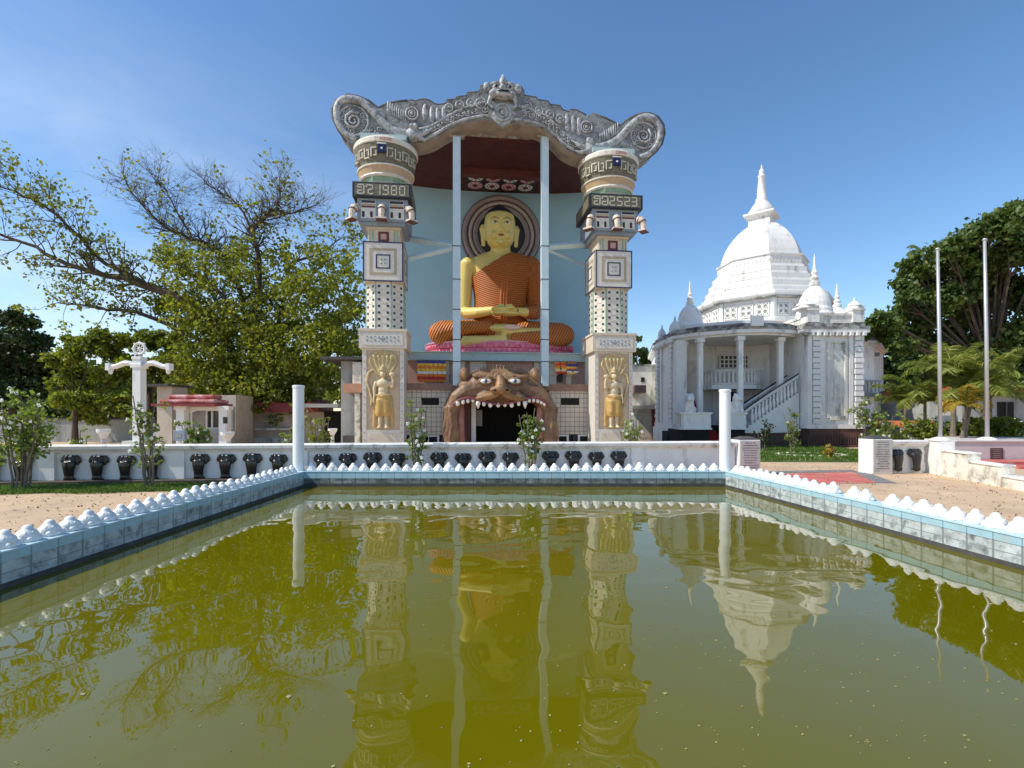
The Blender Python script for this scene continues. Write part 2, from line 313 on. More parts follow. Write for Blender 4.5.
        if bevel:
            q = o.modifiers.new('bevel', 'BEVEL'); q.width = bevel; q.segments = 2; q.limit_method = 'ANGLE'
        return o
def tag(o, label=None, cat=None, group=None, kind=None):
    if label: o['label'] = label
    if cat: o['category'] = cat
    if group: o['group'] = group
    if kind: o['kind'] = kind
    return o
def thing(name, label, cat, loc=(0, 0, 0), rz=0, group=None):
    o = bpy.data.objects.new(name, None); col.objects.link(o); o.location = loc; o.rotation_euler = (0, 0, rz); o.empty_display_size = .3
    return tag(o, label, cat, group)
def dup(o, parent=None, **kw):
    c = o.copy(); col.objects.link(c); c.parent = parent
    for ch in list(o.children): dup(ch, c)
    for k, v in kw.items(): setattr(c, k, v)
    return c
def W(px, py, z): return (px-512)/F*z, z, CH+(HZ-py)/F*z           # point at distance z seen at px,py
def XW(px, z): return (px-512)/F*z
def HW(py, z): return CH+(HZ-py)/F*z
def leaves(name, pts, size, matn, parent=None, org=(0, 0, 0), jitter=.35, up=.3, aspect=.45, dirs=None):
    """one mesh of folded leaf quads"""
    pts = np.asarray(pts, float).reshape(-1, 3); N = len(pts)
    if N == 0: pts = np.zeros((1, 3)); N = 1
    d = np.random.normal(size=(N, 3)) if dirs is None else np.asarray(dirs)+np.random.normal(size=(N, 3))*.2
    if dirs is None: d[:, 2] -= up
    d /= np.linalg.norm(d, axis=1)[:, None]
    nn = np.random.normal(size=(N, 3)); nn[:, 2] += .6
    s_ = np.cross(d, nn); s_ /= np.linalg.norm(s_, axis=1)[:, None]; nv = np.cross(s_, d)
    sz = (size*(1+jitter*np.random.uniform(-1, 1, N)))[:, None]
    a = pts-d*sz*.5; c = pts+d*sz*.5; b = pts+s_*sz*aspect+nv*sz*.1; e = pts-s_*sz*aspect+nv*sz*.1
    V = np.stack([a, b, c, e], 1).reshape(-1, 3)-np.array(org)
    me = bpy.data.meshes.new(name); me.vertices.add(4*N); me.vertices.foreach_set('co', V.ravel())
    me.loops.add(4*N); me.loops.foreach_set('vertex_index', np.arange(4*N, dtype=np.int32))
    me.polygons.add(N); me.polygons.foreach_set('loop_start', np.arange(0, 4*N, 4, dtype=np.int32)); me.polygons.foreach_set('loop_total', np.full(N, 4, dtype=np.int32))
    me.materials.append(M[matn]); me.update(calc_edges=True); me.validate()
    o = bpy.data.objects.new(name, me); col.objects.link(o)
    if parent is not None: o.parent = parent
    else: o.location = org
    return o
def ballpts(c, r, n, flat=1.0, shell=.5):
    d = np.random.normal(size=(n, 3)); d /= np.linalg.norm(d, axis=1)[:, None]
    k = np.random.uniform(shell**3, 1, n)**(1/3)
    p = d*k[:, None]*np.array([r, r, r*flat]); return p+np.array(c)

# ------------------------------------------------------------------ ground, pool, water
PL = [(-4.79, 11.5), (4.91, 11.62)]                      # far waterline corners
def left_x(y): return -4.79+(11.5-y)*.0
def right_x(y): return 4.91+(11.62-y)*.0757
NEAR = 1.0
gm = MB()
hole = [(left_x(NEAR)-.1, NEAR-.1), (right_x(NEAR)+.1, NEAR-.1), (PL[1][0]+.1, PL[1][1]+.1), (PL[0][0]-.1, PL[0][1]+.1)]
outer = [(-2500, -1500), (2500, -1500), (2500, 3500), (-2500, 3500)]
gm.add([(x, y, 0) for x, y in outer]+[(x, y, 0) for x, y in hole], [(0, 1, 5, 4), (1, 2, 6, 5), (2, 3, 7, 6), (3, 0, 4, 7)])
tag(gm.build('ground', 'sand'), kind='structure')
wq = MB(); wq.add([(x, y, -.02) for x, y in [(left_x(NEAR)-.08, NEAR-.08), (right_x(NEAR)+.08, NEAR-.08), (PL[1][0]+.08, PL[1][1]+.08), (PL[0][0]-.08, PL[0][1]+.08)]], [(0, 1, 2, 3)])
tag(wq.build('pool_water', 'water'), kind='structure')
bed = MB(); bed.add([(x, y, -.5) for x, y in hole], [(0, 1, 2, 3)]); tag(bed.build('pool_floor', 'soil'), kind='structure')
# floating specks
sp = []
for i in range(1500):
    y = random.uniform(2.2, 9.5); x = random.uniform(-1, 1)*y*1.05
    if x < left_x(y)+.05 or x > right_x(y)-.05: continue
    if random.random() < .55 and x < 0: continue
    sp.append((x, y, -.0165))
fm = MB()
for x, y, z in sp:
    s0 = random.uniform(.002, .008)*(2.6 if random.random() < .05 else 1); a = random.uniform(0, PI); k = random.uniform(.4, 1)
    fm.prism([(x+s0*math.cos(a+t)*(1 if i % 2 == 0 else k), y+s0*math.sin(a+t)*(1 if i % 2 == 0 else k)) for i, t in enumerate((0, 1.4, 3.1, 4.4))], z-.002, z+.001)
tag(fm.build('floating_debris', mat('pale_dry_leaf_bits', (.36, .34, .15), .8, var=.4)), 'pale bits of leaf and dust floating on the green pool', None, None, 'stuff')

# pool kerb
pk = thing('pool_kerb', 'low pale blue tiled kerb with white bud ornaments round the green pool', 'pool kerb', (0, 11.6, 0))
KH, KT = .33, .26
o_ = (0, 11.6, 0)
fl, fr = PL
k1 = MB(); k1.b2(fl[0]-KT, fr[0]+KT, 11.6, 11.6+KT, -.5, KH-.012); k1.build('kerb_core', 'kerb_top', pk, o_)
k2 = MB(); k2.b2(fl[0]-.002, fr[0]+.002, 11.575, 11.6, .17, KH-.012); k2.build('upper_tile_course', 'kb_x', pk, o_)
k3 = MB(); k3.b2(fl[0]-.002, fr[0]+.002, 11.582, 11.6, -.4, .17); k3.build('lower_tile_course', 'kl_x', pk, o_)
k4 = MB(); k4.b2(fl[0]-.002, fr[0]+.002, 11.570, 11.582, -.1, .055); k4.build('waterline_strip', 'greydark', pk, o_)  # thin dark grey strip along the foot of the kerb
def side_kerb(sgn, fx, yfar):
    ys = [NEAR-.3, yfar+KT]
    for nm, m_, d0, d1, z0, z1 in (('kerb_core', 'kerb_top', 0, KT, -.5, KH-.010), ('upper_tile_course', 'kb_y', -.025, 0, .23, KH-.010), ('lower_tile_course', 'kl_y', -.018, 0, -.4, .23), ('waterline_strip', 'greydark', -.028, -.018, -.1, .03)):
        b = MB(); y0 = ys[0]; y1 = (11.598 if nm == 'kerb_core' else 11.572)
        b.prism([(fx(y0)+sgn*d0, y0), (fx(y0)+sgn*d1, y0), (fx(y1)+sgn*d1, y1), (fx(y1)+sgn*d0, y1)], z0, z1)
        b.build(nm, m_, pk, o_)
side_kerb(-1, left_x, 11.5); side_kerb(1, right_x, 11.62)
capm = MB(); capm.b2(fl[0]-KT-.01, fr[0]+KT+.01, 11.565, 11.6+KT+.01, KH-.012, KH+.004)
for sgn, fx in ((-1, left_x), (1, right_x)):
    y0, y1 = NEAR-.3, 11.564
    capm.prism([(fx(y0)-sgn*.035, y0), (fx(y0)+sgn*(KT+.01), y0), (fx(y1)+sgn*(KT+.01), y1), (fx(y1)-sgn*.035, y1)], KH-.012, KH+.004)
capm.build('kerb_coping', 'kerb_top', pk, o_)
def bud_mesh():
    b = MB(); b.lathe([(.118, 0), (.125, .025), (.10, .05), (.105, .06), (.085, .095), (.055, .125), (.05, .13), (.046, .150), (.028, .168), (.006, .176)], 12)
    for i in range(8):
        a = 2*PI*i/8+.39; b.ell((.072*math.cos(a), .072*math.sin(a), .078), (.019, .019, .034), n=7, m=5)
        a = 2*PI*i/8; b.ell((.100*math.cos(a), .096*math.sin(a), .028), (.034, .034, .03), n=8, m=5)
    return b
bud0 = bud_mesh().build('bud_ornament', 'white_clean', pk, smooth=True)
bud_list = []
for i in range(39):
    bud_list.append((fl[0]+.12+.2465*i, 11.6+.15, KH, 0))
y = 11.28
while y > 2.5:
    bud_list.append((left_x(y)-.13, y, KH, 0)); y -= .246
y = 11.38; k = 0
while y > 4.2:
    if k not in (14, 17): bud_list.append((right_x(y)+.13, y, KH, 0))
    y -= .236; k += 1
bud_list = bud_list[:99]
for i, (x, y, z, a) in enumerate(bud_list):
    o = bud0 if i == 0 else bud0.copy()
    if i: col.objects.link(o); o.parent = pk
    o.location = (x+random.uniform(-.008, .008), y-11.6+random.uniform(-.008, .008), z+.003); o.rotation_euler = (random.uniform(-.04, .04), random.uniform(-.04, .04), random.uniform(0, 6))
    s0 = random.uniform(.9, 1.06); o.scale = (s0*random.uniform(.94, 1.05), s0, s0*random.uniform(.86, 1.08))
# round white posts at the pool corners
for px, z, top, lab in ((298.5, 11.72, 385.5, 'white round post standing on the left far corner of the pool kerb'), (725, 11.78, 389.5, 'white round post standing on the right far corner of the pool kerb')):
    x = XW(px, z); h = HW(top, z)
    t = thing('corner_post', lab, 'post', (x, z, KH+.004), group='white posts on the pool corners')
    b = MB(); b.lathe([(.135, 0), (.135, .03), (.124, .035), (.124, h-KH-.06)], 20); b.build('shaft', 'pole_white', t, smooth=False)
    b = MB(); b.lathe([(.135, h-KH-.06), (.135, h-KH-.01), (.12, h-KH)], 20); b.build('cap', 'pole_white', t)

# grass strip, ledges, paths
def sheet(name, pts, z, m_, kind='structure'):
    b = MB(); b.add([(x, y, z) for x, y in pts], [tuple(range(len(pts)))]); return tag(b.build(name, m_), kind=kind)
WB, WA = .1074, 12.98                                    # elephant wall runs along y = WA + WB x
wy = lambda x: WA+WB*x
sheet('lawn', [(-16, wy(-16)-1.7), (-5.1, 11.05), (-5.1, wy(-5.1)-.35), (-16, wy(-16)-.35)], .004, 'grass_base')
sheet('garden_lawn', [(7.4, 17.6), (15.5, 17.2), (16.5, 25), (8.6, 26)], .004, 'grass_base')
b = MB(); b.prism([(-16, wy(-16)-.42), (-5.07, wy(-5.07)-.42), (6, wy(6)-.30), (6, wy(6)+.3), (-16, wy(-16)+.3)], 0, .1); tag(b.build('wall_footing', 'soil'), kind='structure')
sheet('red_cement_path', [(7.35, 13.9), (9.75, 14.45), (8.66, 12.0), (6.0, 11.85), (6.0, 13.5)], .006, 'red_path')
sheet('grey_cement_border', [(9.76, 14.45), (10.0, 14.2), (9.15, 12.0), (8.67, 12.05)], .008, 'grey_path')
sheet('grey_cement_threshold', [(6.4, 13.9), (6.4, 14.4), (10.1, 15.0), (9.9, 14.47)], .010, 'grey_path')
def grass(name, label, regions, n, h):
    P = []; D = []
    for _ in range(n):
        x0, x1, f0, f1 = random.choice(regions); x = random.uniform(x0, x1); y = random.uniform(f0(x), f1(x))
        P.append((x, y, h*.4)); D.append((random.gauss(0, .5), random.gauss(0, .5), 1))
    o = leaves(name, P, h, 'leaf_grass', aspect=.1, dirs=D); return tag(o, label, None, None, 'stuff')
grass('grass', 'short green grass in front of the elephant wall', [(-14, -5.1, lambda x: wy(x)-1.65+.12*math.sin(x*3.1), lambda x: wy(x)-.4)], 16000, .09)
grass('lawn_grass', 'short green lawn before the white stupa hall', [(7.8, 16, lambda x: 17.7+.2*math.sin(x*2), lambda x: 25.6)], 14000, .14)

lp_ = []; ld_ = []
for _ in range(2600):
    if random.random() < .5: x = random.uniform(-13, -5.2); y = random.uniform(4.5, wy(x)-.5)
    else: x = random.uniform(5.6, 13); y = random.uniform(6, 17)
    lp_.append((x, y, .012)); ld_.append((random.gauss(0, 1), random.gauss(0, 1), random.gauss(0, .15)))
M['litter'] = leaf_mat('dry_leaf_litter', (.12, .07, .03), (.36, .24, .12), .1)
tag(leaves('leaf_litter', lp_, .035, 'litter', aspect=.4, dirs=np.array(ld_)*2), 'dry leaf litter scattered on the sand', None, None, 'stuff')
# ------------------------------------------------------------------ elephant walls
def elephant_mesh():
    b = MB()
    b.ell((0, -.08, .47), (.13, .11, .13)); b.ell((-.05, -.10, .555), (.065, .08, .06)); b.ell((.05, -.10, .555), (.065, .08, .06))
    for s in (-1, 1):
        b.ell((s*.145, -.04, .50), (.075, .035, .10), rot=Matrix.Rotation(s*R(-28), 3, 'Y')); b.ell((s*.12, -.04, .57), (.07, .04, .04)); b.ell((s*.115, -.05, .42), (.05, .035, .07), rot=Matrix.Rotation(s*R(-35), 3, 'Y'))
        b.ell((s*.06, -.17, .50), (.03, .03, .03))
    b.tube([(0, -.13, .44), (0, -.15, .34), (0, -.15, .22), (0, -.14, .1), (0, -.15, .03), (0, -.19, .0)], [.14, .132, .112, .10, .108, .09], 14, flat=.9)
    b.ell((0, -.1, .02), (.14, .1, .04))
    b.v = [(v[0]*1.08, v[1]*.68, v[2]) for v in b.v]

    return b
el0 = None
def elephant(parent, x, y, z, rz, org):
    global el0
    if el0 is None:
        o = el0 = elephant_mesh().build('elephant_head', 'black', parent, remesh=.016, smoothit=2)
    else: o = el0.copy(); col.objects.link(o); o.parent = parent
    o.location = (x-org[0], y-org[1], z-org[2]); o.rotation_euler = (0, 0, rz)
    s_ = random.uniform(.91, .98); o.scale = (s_, s_, s_)
    t = MB()
    for s in (-1, 1): t.tube([(s*.06, -.13, .42), (s*.075, -.19, .36), (s*.07, -.22, .37)], [.014, .012, .004], 5)
    return o
WR = math.atan(WB)
def wall_run(t, org, x0, x1, els, pilasters, h=.92):
    c, s = math.cos(WR), math.sin(WR)
    def pr(xa, xb, d0, d1, z0, z1, nm, m_, bev=0):
        b = MB(); b.prism([(xa+s*d0, wy(xa)-c*d0), (xb+s*d0, wy(xb)-c*d0), (xb-s*d1, wy(xb)+c*d1), (xa-s*d1, wy(xa)+c*d1)], z0, z1)
        return b.build(nm, m_, t, org, bevel=bev)
    pr(x0, x1, .0, .2, 0, h-.16, 'panel_wall', 'white')
    b = MB(); prof = [(.07, h-.16), (.09, h-.13), (.13, h-.10), (.14, h-.03), (.10, h), (-.24, h), (-.28, h-.03), (-.27, h-.16)]
    V = [(x+s*d, wy(x)-c*d, z) for x in (x0, x1) for d, z in prof]; n = len(prof)
    b.add(V, [tuple(range(n)), tuple(range(2*n-1, n-1, -1))]+[(i, n+i, n+(i+1) % n, (i+1) % n) for i in range(n)]); b.build('coping', 'cap', t, org)
    for x in pilasters: pr(x-.17, x+.17, .06, -.002, 0.0, h-.161, 'pilaster', 'white')
    for x in els: elephant(t, x+s*.02, wy(x)-c*.02, .1, WR, org)
org = (-4, wy(-4), 0)
t = thing('elephant_wall', 'long low white wall with rows of black elephant heads behind the pool', 'wall', org)
els = []; g0 = -4.67-2.83*3
for g_ in range(6):
    for k in range(4):
        x = g0+g_*2.83+k*.6
        if -14 < x < 5.9: els.append(x)
wall_run(t, org, -17, 6.02, els, [-4.67-.52+2.83*i for i in range(-3, 4)])
org = (11.2, wy(11.2), 0)
t = thing('elephant_wall', 'short low white wall with two black elephant heads right of the gate', 'wall', org)
wall_run(t, org, 10.5, 11.62, [10.72, 11.27], [])
def gate_pillar(x, lab):
    c, s = math.cos(WR), math.sin(WR); org = (x, wy(x)-.12, 0)
    t = thing('gate_pillar', lab, 'gate pillar', org, WR, 'inscribed gate pillars')
    b = MB(); b.box((0, .2, .48), (.6, .5, .96)); b.build('pillar_block', 'white', t, bevel=.01)
    b = MB(); b.box((0, -.058, .50), (.56, .016, .88)); sl = b.build('inscription_slab', 'ins', t)
    b = MB(); zz = .88
    for row in range(12):
        wdt = random.uniform(.14, .22); x_ = -wdt
        while x_ < wdt:
            lw = random.uniform(.012, .05)
            b.box((x_+lw/2, -.068, zz+random.uniform(-.003, .003)), (lw, .004, random.uniform(.012, .022))); x_ += lw+random.uniform(.008, .02)
        zz -= .066
    b.build('lettering', 'ink', sl)
    b = MB(); b.box((0, .2, .975), (.58, .48, .03)); b.box((0, .2, 1.02), (.5, .42, .06), top=.45); b.build('cap', 'greydark', t)
gate_pillar(6.35, 'inscribed white gate pillar at the end of the long elephant wall')
gate_pillar(10.2, 'inscribed white gate pillar joined to the short elephant wall')

# stepped, peeling wall and pink wall at the right
def rp(t_): return (11.68-.85*t_, 14.2-3.6*t_)
org = rp(.4)+(0,)
t = thing('stepped_wall', 'stepped peeling white wall beside the sand at the right edge', 'wall', org)
for (a, b_, h, nm) in ((-.03, .17, .96, 'end_pier'), (.172, .478, .70, 'upper_step'), (.48, .788, .50, 'middle_step'), (.79, 1.5, .28, 'lower_step')):
    A, B = rp(a), rp(b_); d = Vector((B[0]-A[0], B[1]-A[1])).normalized(); nv = (-d.y*.26, d.x*.26)
    th = 1.25 if nm == 'end_pier' else 1
    b = MB(); b.prism([A, B, (B[0]+nv[0]*th, B[1]+nv[1]*th), (A[0]+nv[0]*th, A[1]+nv[1]*th)], 0, h-.05); b.build(nm, 'ruin' if nm != 'end_pier' else 'white', t, org)
    b = MB(); e = .025; dd = (d.x*.0, d.y*.0)
    b.prism([(A[0]-nv[0]*.1, A[1]-nv[1]*.1), (B[0]-nv[0]*.1, B[1]-nv[1]*.1), (B[0]+nv[0]*th*1.1, B[1]+nv[1]*th*1.1), (A[0]+nv[0]*th*1.1, A[1]+nv[1]*th*1.1)], h-.05, h); b.build('coping', 'cap', t, org, bevel=.012)
org = (16, 16.8, 0)
t = thing('terrace_wall', 'faded pink retaining wall of the raised terrace with a dark plaque', 'wall', org)
b = MB(); b.b2(14.2, 27, 16.8, 17.0, 0, .74); b.build('retaining_wall', 'pinkwall', t, org)
b = MB(); b.prism([(14.18, 16.76), (27, 16.76), (27, 25), (21.5, 25)], .742, .78); b.build('terrace_slab', 'pinkwall', t, org)
b = MB(); x0, x1 = XW(990, 16.8), XW(1002.5, 16.8); b.b2(x0, x1, 16.775, 16.798, HW(459, 16.8), HW(448, 16.8)); pl = b.build('plaque', 'plaque', t, org)
b = MB()
for i in range(5): b.b2(x0+.07+.02*(i % 2), x1-.07-.02*(i % 2), 16.770, 16.774, HW(457.5, 16.8)+i*.062, HW(457.5, 16.8)+i*.062+.02)
b.build('lettering', mat('worn_gilt_letters', (.3, .22, .2), .6), pl, org)
b = MB(); b.b2(XW(1003, 15.6), 24, 15.9, 16.75, 0, .16); b.b2(XW(1003, 15.6)+.1, 24, 15.2, 15.89, 0, .07); tag(b.build('red_steps', 'red_path', org=(16, 15.6, 0)), 'low red cement steps below the pink terrace wall', 'steps')
for px, pyt, lab in ((938.5, 250, 'grey flagpole standing nearer the stupa, left of two'), (985.5, 240.5, 'taller grey flagpole standing further right')):
    z = 17.4; x = XW(px, z); t = thing('flagpole', lab, 'flagpole', (x+.06, z, .78), group='bare flagpoles on the pink terrace')
    h = HW(pyt, z)-.78
    b = MB(); b.tube([(0, 0, 0), (-.03, 0, h*.5), (-.09, 0, h)], [.062, .055, .045], 10); b.build('pole', 'steel', t, smooth=True)
    b = MB(); b.ell((-.09, 0, h+.03), (.07, .07, .05)); b.build('pole_top', 'steel', t, smooth=True)
    b = MB(); b.lathe([(.28, 0), (.25, .05), (.1, .1)], 14); b.build('base', 'white', t)

# ------------------------------------------------------------------ Buddha shrine
SO = (-.45, 21.85); SP = R(6.3); cs, sn = math.cos(SP), math.sin(SP)
def LP(px, py, ly):
    """shrine-local (x, z) of the point seen at px,py on the plane local y = ly"""
    u = (px-512)/F                                      # world X = u*Y ; (X-SO)·nv = ly with nv = (-sn, cs)
    Y = (ly+(-sn)*SO[0]*1.0+cs*SO[1])/((-sn)*u+cs)
    X = u*Y; lx = (X-SO[0])*cs+(Y-SO[1])*sn
    return lx, CH+(HZ-py)/F*Y
sh = thing('buddha_shrine', 'tall open shrine with two mosaic pillars under a silver dragon arch', 'shrine', (SO[0], SO[1], 0), SP)
SEG = {'0': 'abcdef', '1': 'bc', '2': 'abged', '3': 'abgcd', '5': 'afgcd', '8': 'abcdefg', '9': 'abcdfg'}
def seven(b, ch, x, z, w_, h, y, s=.045):
    segs = {'a': (0, 1, 1, 1), 'd': (0, 0, 1, 0), 'g': (0, .5, 1, .5), 'b': (1, .5, 1, 1), 'c': (1, 0, 1, .5), 'e': (0, 0, 0, .5), 'f': (0, .5, 0, 1)}
    for q in SEG[ch]:
        xa, za, xb, zb = segs[q]
        b.b2(x+xa*w_-s/2, x+xb*w_+s/2, y-.012, y, z+za*h-s/2, z+zb*h+s/2)
def glyph(b, pts, x, z, w_, h, y, s=.05):
    for (xa, za), (xb, zb) in zip(pts[:-1], pts[1:]):
        b.b2(x+min(xa, xb)*w_-s/2, x+max(xa, xb)*w_+s/2, y-.012, y, z+min(za, zb)*h-s/2, z+max(za, zb)*h+s/2)
PT = 1.72
def pillar(cx, sgn, year, zs=1.0, lab=None):
    """cx local x of the pillar axis; front face on local y=0"""
    D = 1.75; cy = D/2
    P = MB(); P.b2(cx-.70, cx+.70, .06, D-.06, 0, 4.55); root = P.build('pillar', 'pillar', sh)
    def part(nm, mb, mats, **k): return mb.build(nm, mats, root, **k)
    # lower pier: frame strips and niche
    b = MB()
    for s in (-1, 1):
        b.b2(cx+s*.86-.17*(s > 0), cx+s*.86+.17*(s < 0), 0, D, .0, 4.45)
    b.b2(cx-.685, cx+.685, 0.002, .3, 4.36, 4.449); b.b2(cx-.685, cx+.685, .002, .3, 0, 1.02)
    part('corner_strips', b, 'pillar_white')
    b = MB(); b.b2(cx-.67, cx+.67, .045, .06, 1.03, 4.35); part('niche_panel', b, 'niche')
    b = MB(); b.b2(cx-.58, cx+.58, -.012, 0, .15, .86); part('base_panel', b, 'pillar')
    b = MB()
    for s in (-1, 1):
        for i in range(14): b.box((cx+s*.775, -.004, .3+i*.3), (.05, .012, .05), 0)
    part('mosaic_dots', b, 'pinkish')
    # lower box
    b = MB(); b.b2(cx-.98, cx+.98, -.12, D+.12, 4.45, 5.22); b.b2(cx-1.02, cx+1.02, -.16, D+.16, 5.16, 5.26); part('lower_block', b, 'pillar')
    b = MB(); b.b2(cx-.82, cx+.82, -.135, -.12, 4.58, 5.08); fp = part('lower_block_panel', b, 'pillar_white')
    b = MB(); zc = 4.83
    for i in range(9):
        x = cx-.64+i*.16; b.box((x, -.142, zc+(.06 if i % 2 else -.06)), (.06, .012, .1)); b.box((x, -.142, zc+(-.1 if i % 2 else .1)), (.08, .012, .04))
    b.box((cx, -.144, zc), (.2, .014, .08)); b.build('panel_pattern', 'slate', root)
    # dotted octagonal shaft
    b = MB(); ap = .80/math.cos(PI/8); b.lathe([(ap, 5.26), (ap, 7.30)], 8, (cx, cy), PI/8); part('shaft', b, 'pillar_white')
    b = MB(); g = MB(); q = MB()
    for k in range(8):
        a = k*PI/4-PI/2
        if math.sin(a) > .5: continue
        ux, uy = math.cos(a), math.sin(a); tx, ty = -uy, ux
        fw = .80*math.tan(PI/8)
        for j in range(7):
            z = 5.42+j*.28
            for s in (-1, 1):
                if j % 2 == 0 or True:
                    b.box((cx+ux*.806+tx*s*fw*.55, cy+uy*.806+ty*s*fw*.55, z), (.10, .02, .09), a+PI/2)
            q.box((cx+ux*.804, cy+uy*.804, z+.14), (.30, .014, .07), a+PI/2)
        for s in (-1, 1): g.box((cx+ux*.795+tx*s*fw*.97, cy+uy*.795+ty*s*fw*.97, 6.28), (.05, .03, 2.02), a+PI/2)
    part('shaft_dots', b, 'blackm'); part('shaft_ribs', g, 'green'); part('shaft_bands', q, 'pillar')
    # big square block
    z0, z1 = 7.30, 8.92
    b = MB(); b.b2(cx-.84, cx+.84, -.02, D+.02, z0, z1); part('square_block', b, 'pillar_white')
    b = MB()
    for fc in range(2):
        def sq(r, t_, y, mm, fc):
            for (xa, xb, za, zb) in ((-r, r, r-t_, r), (-r, r, -r, -r+t_), (-r, -r+t_, -r+t_, r-t_), (r-t_, r, -r+t_, r-t_)):
                if fc == 0: mm.b2(cx+xa, cx+xb, -.02-y, -.02, (z0+z1)/2+za, (z0+z1)/2+zb)
                else:
                    xs = cx+sgn*.84; mm.b2(min(xs, xs+sgn*y), max(xs, xs+sgn*y), cy+xa, cy+xb, (z0+z1)/2+za, (z0+z1)/2+zb)
        sq(.835, .05, .014, b, fc); sq(.30, .05, .014, b, fc)
    part('block_edging', b, 'navy')
    b = MB()
    for fc in range(2): sq(.56, .10, .012, b, fc)
    part('block_inner_frame', b, 'tanline')
    b = MB(); zc = (z0+z1)/2
    for s in (-1, 1):
        for t_ in (-1, 1): b.box((cx+s*.08, -.028, zc+t_*.08), (.1, .014, .022)); b.box((cx+s*.08, -.030, zc+t_*.09), (.02, .014, .1))
    part('block_emblem', b, 'slate')
    # neck
    b = MB(); b.b2(cx-.66, cx+.66, .15, D-.15, 8.92, 9.62); b.b2(cx-.72, cx+.72, .08, D-.08, 9.50, 9.598); part('neck', b, 'pillar')
    b = MB()
    for s in (-1, 1): b.box((cx+s*.45, .14, 9.2), (.07, .03, .54)); b.box((cx+s*.58, .14, 9.2), (.04, .03, .54))
    part('neck_stripes', b, 'green')
    b = MB(); b.box((cx, .135, 9.2), (.44, .03, .44)); part('neck_square', b, 'maroon')
    b = MB(); b.box((cx, .115, 9.2), (.24, .03, .24)); part('neck_square_centre', b, 'pinkish')
    # bracket block with stripes and elephant trunks
    b = MB(); b.b2(cx-1.03, cx+1.03, -.2, D+.2, 9.74, 10.67); b.b2(cx-.92, cx+.92, -.1, D+.1, 9.60, 9.74); part('bracket_block', b, 'slate')
    for s in (-1, 1): b = MB(); b.b2(cx+s*.58-.30, cx+s*.58+.30, -.215, -.2, 9.84, 10.60); part('bracket_panel', b, 'pillar_white')
    for nm, m_, rows in (('black_stripes', 'blackm', ((10.48, .10), (9.88, .24))), ('red_stripes', 'maroon', ((10.28, .07),)), ('tan_stripes', 'tan', ((10.37, .07), ))):
        b = MB()
        for s in (-1, 1):
            for zz, hh in rows:
                if hh > .2:
                    for k in (-.2, .13): b.b2(cx+s*.58+k-.05, cx+s*.58+k+.05, -.226, -.215, zz, zz+hh)
                else: b.b2(cx+s*.58-.28, cx+s*.58+.28, -.226, -.215, zz, zz+hh)
        part(nm, b, m_)
    for (dx, dy, ang) in ((0, -.2, 0), (-1.03, cy, -PI/2), (1.03, cy, PI/2), (-1.0, -.15, -PI/4), (1.0, -.15, PI/4)):
        if abs(abs(ang)-PI/2) < .1: continue
        b = MB(); ox, oy = math.sin(ang), -math.cos(ang)
        ps = []
        for i in range(7):
            t_ = i/6; r_ = .04+.28*math.sin(t_*PI*.55); ps.append((cx+dx+ox*r_, dy+oy*r_, 10.28-t_*.52+.12*math.sin(t_*PI)))
        b.tube(ps, [.15, .17, .165, .15, .13, .12, .11], 10); b.box((ps[-1][0], ps[-1][1], 9.72), (.42, .30, .07), ang)
        part('trunk_bracket', b, 'pillar', smooth=False)
        b = MB()
        for i in (1, 3): b.tube([ps[i], ((ps[i][0]*2+ps[i+1][0])/3, (ps[i][1]*2+ps[i+1][1])/3, (ps[i][2]*2+ps[i+1][2])/3)], .176, 10)
        b.box((ps[-1][0], ps[-1][1], 9.675), (.44, .32, .025), ang)
        part('trunk_ring', b, 'maroon')
    # year band
    zb0, zb1 = 10.67, 11.29
    b = MB(); b.b2(cx-1.2, cx+1.2, -.34, D+.34, zb0, zb1); part('year_band', b, 'blackm')
    b = MB(); b.b2(cx-1.1, cx+1.1, -.35, -.34, zb0+.07, zb1-.07); b.b2(cx+sgn*1.2, cx+sgn*1.2+sgn*.01, -.2, D+.2, zb0+.07, zb1-.07) if sgn > 0 else b.b2(cx-1.21, cx-1.2, -.2, D+.2, zb0+.07, zb1-.07); part('year_field', b, 'olive')
    b = MB(); x = cx-.98; hh = .36; zz = zb0+.13
    if year == '1980':
        gl = [[(.6, .35), (0, .35), (0, 0), (1, 0), (1, 1), (0, 1), (0, .7), (.55, .7)], [(0, .8), (0, 1), (1, 1), (1, .5), (.3, .5), (.3, 0), (1, 0)]]
    else:
        gl = [[(.5, .4), (0, .4), (0, 0), (1, 0), (1, 1), (0, 1), (0, .7), (.7, .7)], [(0, .7), (0, 1), (1, 1), (1, 0), (0, 0), (0, .4), (.6, .4)]]
    for q in gl: glyph(b, q, x, zz, .25, hh, -.35); x += .35
    part('year_letters', b, 'digit')
    for ch in year: b = MB(); seven(b, ch, x, zz, .2, hh, -.35); x += .335; part('numeral', b, 'digit')
    b = MB(); ca = 12.0
    b.lathe([(.95, 11.29), (1.02, 11.42), (1.06, 11.47)], 8, (cx, cy), PI/8); part('capital_base', b, 'pillar_white')
    b = MB(); b.lathe([(1.06, 11.47), (1.12, 11.64)], 8, (cx, cy), PI/8); part('capital_green_ring', b, 'green')
    b = MB(); b.lathe([(1.10, 11.64), (1.15, 11.71), (1.12, 11.78)], 24, (cx, cy)); part('capital_ring', b, 'pillar_white')
    b = MB(); b.lathe([(1.10, 11.78), (1.19, 12.06)], 32, (cx, cy)); part('bowl_tan_band', b, 'tan')
    b = MB(); b.lathe([(1.22, 12.06), (1.23, 12.12)], 32, (cx, cy)); part('bowl_ring', b, 'pillar_white')
